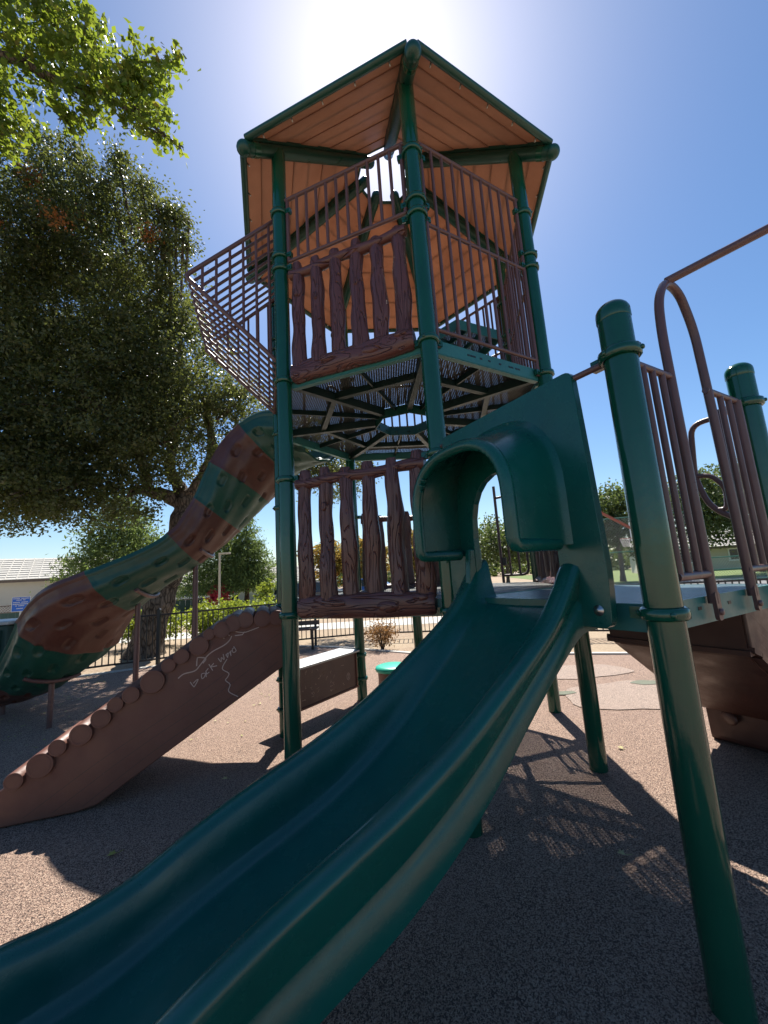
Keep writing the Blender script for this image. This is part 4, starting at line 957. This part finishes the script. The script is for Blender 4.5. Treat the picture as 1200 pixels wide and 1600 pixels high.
# blue rules sign
sg = thing('rules_sign', 'blue sign with white lettering on a thin post by the stucco house', 'sign', (-16.6, 18.0, 0))
mb = MB(); mb.beam((-16.6, 18.0, -.05), (-16.6, 18.0, 1.3), .05, .05, Vector((0, 1, 0))); mb.build('sign_post', M['galv'], sg)
dn = Vector((.67, -.74, 0)).normalized(); dr = Vector((dn.y*-1, dn.x, 0)); dr = Vector((.74, .67, 0)).normalized(); sc_ = Vector((-16.6, 18.0, 0))+dn*.05
mb = MB(); mb.box(sc_+UP*1.32, .62, .02, .64, (dr, dn, UP)); pl_ = mb.build('sign_plate', M['sign_blue'], sg)
mb = MB()
for (za, x0, x1) in ((.25, -.27, -.05), (.25, .0, .27), (.18, -.16, .02), (.18, .06, .14), (.08, -.26, -.04), (.08, .01, .24), (.0, -.27, .26), (-.07, -.18, -.13), (-.07, -.08, .12), (-.19, -.14, .09)):
    x = x0
    while x < x1-.01:
        w2 = min(x1-x, .022); mb.box(sc_+dr*(x+w2/2)+UP*(1.32+za)+dn*.012, w2*.72, .003, .038, (dr, dn, UP)); x += .028
for z_ in (-.315, .315): mb.box(sc_+UP*(1.32+z_)+dn*.012, .62, .003, .015, (dr, dn, UP))
for x_ in (-.305, .305): mb.box(sc_+UP*1.32+dr*x_+dn*.013, .015, .003, .62, (dr, dn, UP))
mb.ball(sc_+dr*.19+UP*1.15+dn*.012, .035, 10, 6, (1, .2, 1))
mb.build('lettering', M['white_paint'], pl_)
# lamp pole
lpo = thing('lamp_pole', 'tall tan street lamp pole with short arm before the redwoods', 'lamp pole', (-9.33, 22, 0))
mb = MB(); mb.tube([(-9.33, 22, -.1), (-9.33, 22, 3.32)], [.075, .055], 12); mb.build('pole', M['pole_tan'], lpo); mb = MB(); mb.box((-9.05, 22, 3.32), .65, .16, .09); mb.build('lamp_head', M['pole_tan'], lpo, .02)

# ================================================================== HOUSES AND FENCES BEYOND
def oriented(c, yaw):
    c = Vector((*c, 0)); x = Vector((math.cos(yaw), math.sin(yaw), 0)); y = Vector((-math.sin(yaw), math.cos(yaw), 0)); return lambda a, b, z: c+x*a+y*b+UP*z, x, y
def house(name, label, c, yaw, wx, wy, eave, ridge, wallm, roofm, wins=(), ov=.5, doors=()):
    T, x, y = oriented(c, yaw); h_ = thing(name, label, 'house', (c[0], c[1], 0)); a, b = wx/2, wy/2
    mb = MB(); mb.add([T(-a, -b, -.1), T(a, -b, -.1), T(a, b, -.1), T(-a, b, -.1), T(-a, -b, eave), T(a, -b, eave), T(a, b, eave), T(-a, b, eave), T(-a, 0, ridge-.12), T(a, 0, ridge-.12)], [(0, 1, 5, 4), (2, 3, 7, 6), (1, 2, 6, 9, 5), (3, 0, 4, 8, 7), (3, 2, 1, 0)]); mb.build('wall', wallm, h_)
    ze = eave-(ridge-eave)*ov/b; ro = None
    for sgn in (-1, 1):
        mb = MB(); P8 = [T(-a-ov, sgn*(b+ov), ze), T(a+ov, sgn*(b+ov), ze), T(a+ov, 0, ridge), T(-a-ov, 0, ridge)]; mb.add(P8+[p+UP*.14 for p in P8], [(0, 1, 2, 3), (4, 5, 6, 7), (0, 1, 5, 4), (1, 2, 6, 5), (2, 3, 7, 6), (3, 0, 4, 7)]); ro = mb.build('roof', roofm, h_)
        n = 10; tl = MB()
        for k in range(n):                         # courses of tiles
            f0 = k/n; p0 = P8[0].lerp(P8[3], f0)+UP*(.15); p1 = P8[1].lerp(P8[2], f0)+UP*(.15); tl.beam(p0, p1, .10, .035)
        m_ = int((wx+2*ov)/.6)
        for j in range(m_+1): tl.beam(P8[0].lerp(P8[1], j/m_)+UP*.15, P8[3].lerp(P8[2], j/m_)+UP*.15, .06, .05)
        tl.build('tile_courses', roofm, ro)
        mb = MB(); mb.beam(P8[0]+UP*.03, P8[1]+UP*.03, .05, .18); mb.build('fascia', M['wood'] if wallm is M['stucco'] else M['white_paint'], ro)
    for (wxc, z0, ww, hh) in wins:
        yb = -b; mb = MB(); mb.box(T(wxc, yb-.02, z0+hh/2), ww+.16, .08, hh+.16, (x, y, UP)); wo = mb.build('window', M['white_paint'], h_)
        for sx in (-1, 1): mb = MB(); mb.box(T(wxc+sx*ww/4, yb-.065, z0+hh/2), ww/2-.05, .02, hh-.04, (x, y, UP)); mb.build('pane', M['glass'], wo)
        mb = MB(); mb.box(T(wxc, yb-.10, z0-.08), ww+.3, .16, .07, (x, y, UP)); mb.build('sill', M['white_paint'], wo)
    for (dx_, ww, hh) in doors:
        mb = MB(); mb.box(T(dx_, -b-.02, hh/2), ww, .08, hh, (x, y, UP)); mb.build('door', M['white_paint'], h_)
    return h_
hs = house('stucco_house', 'beige stucco house with pale tiled roof at the left edge', (-31.5, 31.5), math.radians(38), 15, 9, 3.0, 4.7, M['stucco'], M['roof_tile'])
mb = MB(); T, x, y = oriented((-31.5, 31.5), math.radians(38)); mb.box(T(6.4, -4.53, 2.55), .5, .06, .35, (x, y, UP)); mb.build('vent', M['wood'], hs)
house('tan_house', 'low tan house with pale roof behind the oak trunk', (-17.5, 36), math.radians(12), 12, 8, 1.7, 2.9, M['stucco'], M['roof_tile'], ((2, .7, 1.2, .8),))
house('grey_house', 'grey blue house with a white window beyond the redwoods', (-10.0, 39.5), math.radians(6), 9, 7, 1.55, 2.9, M['blue_siding'], M['roof_tile'], ((-2.8, .35, 1.3, 1.0), (-.3, .45, .8, .9), (2.0, .45, 1.2, .9)), doors=((.9, .8, 1.3),))
house('far_house', 'low pale house beyond the chain link fence on the right', (33, 42), math.radians(-24), 12, 7, 2.3, 3.7, M['stucco'], M['roof_tile'], ((-2, .9, 1.3, 1.0), (2, .9, 1.3, 1.0)))
# green board fence topped with lattice, behind the bin
bf = thing('lattice_fence', 'dark green board fence with pale lattice top before the stucco house', 'fence', (-20, 21, 0))
a = Vector((-26, 19.2, 0)); b = Vector((-9.6, 25.5, 0)); d = (b-a).normalized(); n_ = d.cross(UP); L_ = (b-a).length; k = 0; proto = None
nbd = int(L_/.30)
for k in range(nbd):
    p = a+d*(k+.5)*L_/nbd
    mb = MB(); mb.box(Z(p, .42), L_/nbd-.012, .03, .84, (d, n_, UP)); mb.build('board', M['fence_green'], bf)
mb = MB(); mb.beam(Z(a, .87), Z(b, .87), .06, .05); mb.beam(Z(a, 1.22), Z(b, 1.22), .06, .05); ra = mb.build('lattice_rail', M['wood'], bf)
mb = MB()
for k in range(int(L_/.14)):
    p = a+d*k*.14
    for s_ in (-1, 1): mb.beam(Z(p, .89 if s_ > 0 else 1.20)+n_*.008*s_, Z(p+d*.31, 1.20 if s_ > 0 else .89)+n_*.008*s_, .012, .035, n_)
lt = mb.build('lattice', M['wood'], ra)
# chain-link fence and basketball hoop on the right
def chain(label, a, b, h, posts, step=.22):
    a = Vector((*a, 0)); b = Vector((*b, 0)); d = (b-a).normalized(); L_ = (b-a).length; c_ = thing('chain_link_fence', label, 'fence', a)
    mb = MB()
    for z_ in (.06, h*.5, h): mb.tube([Z(a, z_), Z(b, z_)], .028, 8)
    mb.build('fence_rail', M['mesh_green'], c_)
    for k in range(posts+1): p = a.lerp(b, k/posts); mb = MB(); mb.tube([Z(p, -.1), Z(p, h+.05)], .04, 8); mb.build('fence_post', M['mesh_green'], c_)
    mb = MB(); s = -h
    n_ = d.cross(UP); step = step
    while s < L_:
        for sg2 in (1, -1):
            s0, s1 = max(0, s), min(L_, s+h)
            if s1 > s0:
                z0, z1 = (s0-s), (s1-s)
                if sg2 < 0: z0, z1 = h-z0, h-z1
                mb.beam(Z(a+d*s0, z0)+n_*.004*sg2, Z(a+d*s1, z1)+n_*.004*sg2, .007, .007, n_)
        s += step
    w_ = mb.build('wire_mesh', M['galv'] if h > 2.5 else M['mesh_green'], c_); w_['kind'] = 'stuff'
chain('tall chain link court fence behind the basketball hoop', (10.2, 24.2), (17.8, 22.0), 4.0, 3, .16)
chain('low green chain link fence along the lawn on the right', (17.8, 22.2), (34, 22.5), 1.35, 7, .16)
hp = thing('basketball_hoop', 'basketball hoop with white net on a rust red arm', 'basketball hoop', (11.2, 20.6, 0))
mb = MB(); mb.tube(rounded([(11.1, 20.8, -.1), (11.1, 20.8, 3.9), (11.5, 20.7, 4.15)], .4), .09, 10); mb.build('pole', M['red_paint'], hp)
mb = MB(); mb.beam((11.1, 20.8, 4.35), (13.1, 20.5, 2.95), .10, .12); mb.build('arm', M['red_paint'], hp)
mb = MB(); mb.box((13.15, 20.45, 3.0), .06, 1.5, 1.0); mb.build('backboard', M['white_paint'], hp, .02)
mb = MB(); cx, cy, cz = 12.75, 20.35, 2.62; cx = 12.3
mb.tube([(cx+.23*math.cos(k*.393), cy+.23*math.sin(k*.393), cz) for k in range(16)], .012, 6, closed=True); mb.beam((cx+.2, cy, cz), (13.1, 20.45, cz), .05, .04); rm = mb.build('rim', M['red_paint'], hp)
mb = MB()
for k in range(12):
    for s_ in (1, -1):
        P = [(cx+(.23-.10*f)*math.cos(k*.5236+s_*f*1.2), cy+(.23-.10*f)*math.sin(k*.5236+s_*f*1.2), cz-.42*f) for f in np.linspace(0, 1, 6)]; mb.tube(P, .010, 4)
mb.build('net', M['net'], rm)
# parked cars across the road
def car(label, c, yaw, mat, L_=4.4, H_=1.45):
    T, x, y = oriented(c, yaw); o = thing('parked_car', label, 'car', (c[0], c[1], 0), 'cars parked beyond the fence'); hw = .86
    prof = [(-2.15, .30), (-2.18, .62), (-2.05, .82), (-1.35, .90), (-.70, H_-.06), (-.2, H_), (.75, H_-.02), (1.35, .98), (2.0, .86), (2.16, .62), (2.12, .30)]
    rows = []
    for s_, ins in ((-1, .10), (-.97, .02), (-.5, 0), (.5, 0), (.97, .02), (1, .10)):
        rows.append([T(a*L_/4.4, s_*hw*(1 if z < .95 else .84), z-(ins if z > .9 else 0)) for a, z in prof])
    mb = MB(); mb.grid(rows, False); mb.add(rows[0], [tuple(range(len(prof)))]); mb.add(rows[-1], [tuple(range(len(prof)))]); mb.build('body', mat, o)
    for s_ in (-1, 1):
        mb = MB(); mb.add([T(-1.2, s_*.80, .97), T(-.66, s_*.74, H_-.10), T(.70, s_*.74, H_-.10), T(1.18, s_*.80, .97)], [(0, 1, 2, 3)]); mb.v = [tuple(Vector(v)+y*s_*.03) for v in mb.v]; mb.build('side_window', M['glass'], o)
        for a in (-1.35, 1.35):
            mb = MB(); c_ = T(a*L_/4.4, s_*.78, .31); mb.lathe([(.001, -.09), (.20, -.09), (.31, -.08), (.31, .08), (.20, .09), (.001, .09)], c_, y, 18); wo = mb.build('wheel', M['tire'], o)
            m = MB(); m.lathe([(.19, .0), (.17, .02), (.001, .025)], c_+y*s_*.092, y*s_, 14); m.build('rim', M['galv'], wo)
    for s_ in (-1, 1): m = MB(); m.box(T(2.13*L_/4.4, s_*.6, .68), .06, .34, .14, (x, y, UP)); m.build('headlight', M['white_paint'], o)
car('white car parked left of the redwood trunks', (-14.5, 30.5), math.radians(8), M['car_white'])
car('dark car seen under the lower log barrier behind the bench', (-4.6, 24.5), math.radians(170), M['car_dark'])
car('blue car seen under the lower log barrier in the middle', (-1.2, 25.2), math.radians(172), M['car_blue'])

# ================================================================== FALLEN LEAVES
def fallen(label, x, y, s_, rot, tintv):
    pts = [(0, -.5), (.18, -.25), (.45, -.2), (.30, .02), (.42, .28), (.14, .25), (0, .52), (-.14, .25), (-.42, .28), (-.30, .02), (-.45, -.2), (-.18, -.25)]
    mb = MB(); z0 = bump_z(x, y)+.012; ca, sa = math.cos(rot), math.sin(rot)
    mb.add([Vector((x, y, z0+.006))]+[Vector((x+s_*(a*ca-b*sa), y+s_*(a*sa+b*ca), z0+.018*abs(a))) for a, b in pts], [(0, k+1, (k+1) % 12+1) for k in range(12)])
    mb.tube([(x+s_*.5*sa, y-s_*.5*ca, z0), (x+s_*.95*sa+.01, y-s_*.95*ca, z0+.008)], .0016, 5)
    o = mb.build('fallen_leaf', M['leaf_litter'], fix=False); at = o.data.attributes.new('tint', 'FLOAT', 'FACE'); at.data.foreach_set('value', [tintv]*len(o.data.polygons)); tag(o, label, 'leaf', 'leaves fallen on the rubber')
fallen('pale yellow fallen leaf in the sunlit patch at lower left', -1.62, 2.02, .085, .6, .75)
fallen('green yellow fallen leaf in the shade under the ramp', -1.75, 2.62, .055, 2.0, .1)
fallen('pale fallen leaf in the shade right of the slide', 1.12, 2.32, .045, 1.0, .9)
fallen('small fallen leaf by the slide bottom', -.08, 1.30, .045, 2.6, .8)
fallen('small yellow leaf by the right rear tower post', 1.83, 3.55, .05, .2, .7)
fallen('fallen leaf beyond the ramp foot in shade', -1.42, 3.45, .05, 1.4, .85)
fallen('curled leaf on the ground behind the slide rail', -.35, 4.6, .06, .5, .9)
# scattered litter under the oak, too many to count
n = 900; P = np.stack([RNG.uniform(-7.5, -1.6, n), RNG.uniform(4.2, 9.0, n), np.full(n, .02)], 1); P = P[P[:, 1] < np.interp(P[:, 0], [a for a, b in EDGE], [b for a, b in EDGE])-.1]
V, t = leaf_mesh(P, RNG.uniform(.02, .06, len(P)), .5, RNG.random(len(P))); V[:, 2] = .018+(V[:, 2]-.02)*.2
lo = leaves_obj('leaf_litter', V, t, M['leaf_litter']); lo['kind'] = 'stuff'; lo['label'] = 'scattered dry leaf litter in the shade under the oak'

# far-off wood closing the horizon, one mass
L2 = []
for k in range(150):
    a = math.radians(-62+124*k/149); r = RNG.uniform(70, 95)
    if -20 < math.degrees(a) < -9: continue
    L2.append((r*math.sin(a), r*math.cos(a), RNG.uniform(1.4, 2.4), RNG.uniform(2.0, 3.4)))
P, tn, _ = crown_points(L2, 36000, .55, 14, .35); P = P[P[:, 2] > 0]
V, t = leaf_mesh(P, RNG.uniform(.5, .95, len(P)), .65, tn[:len(P)]); fw = leaves_obj('far_wood', V, t, M['far_leaf']); fw['kind'] = 'stuff'; fw['label'] = 'far belt of trees along the horizon'
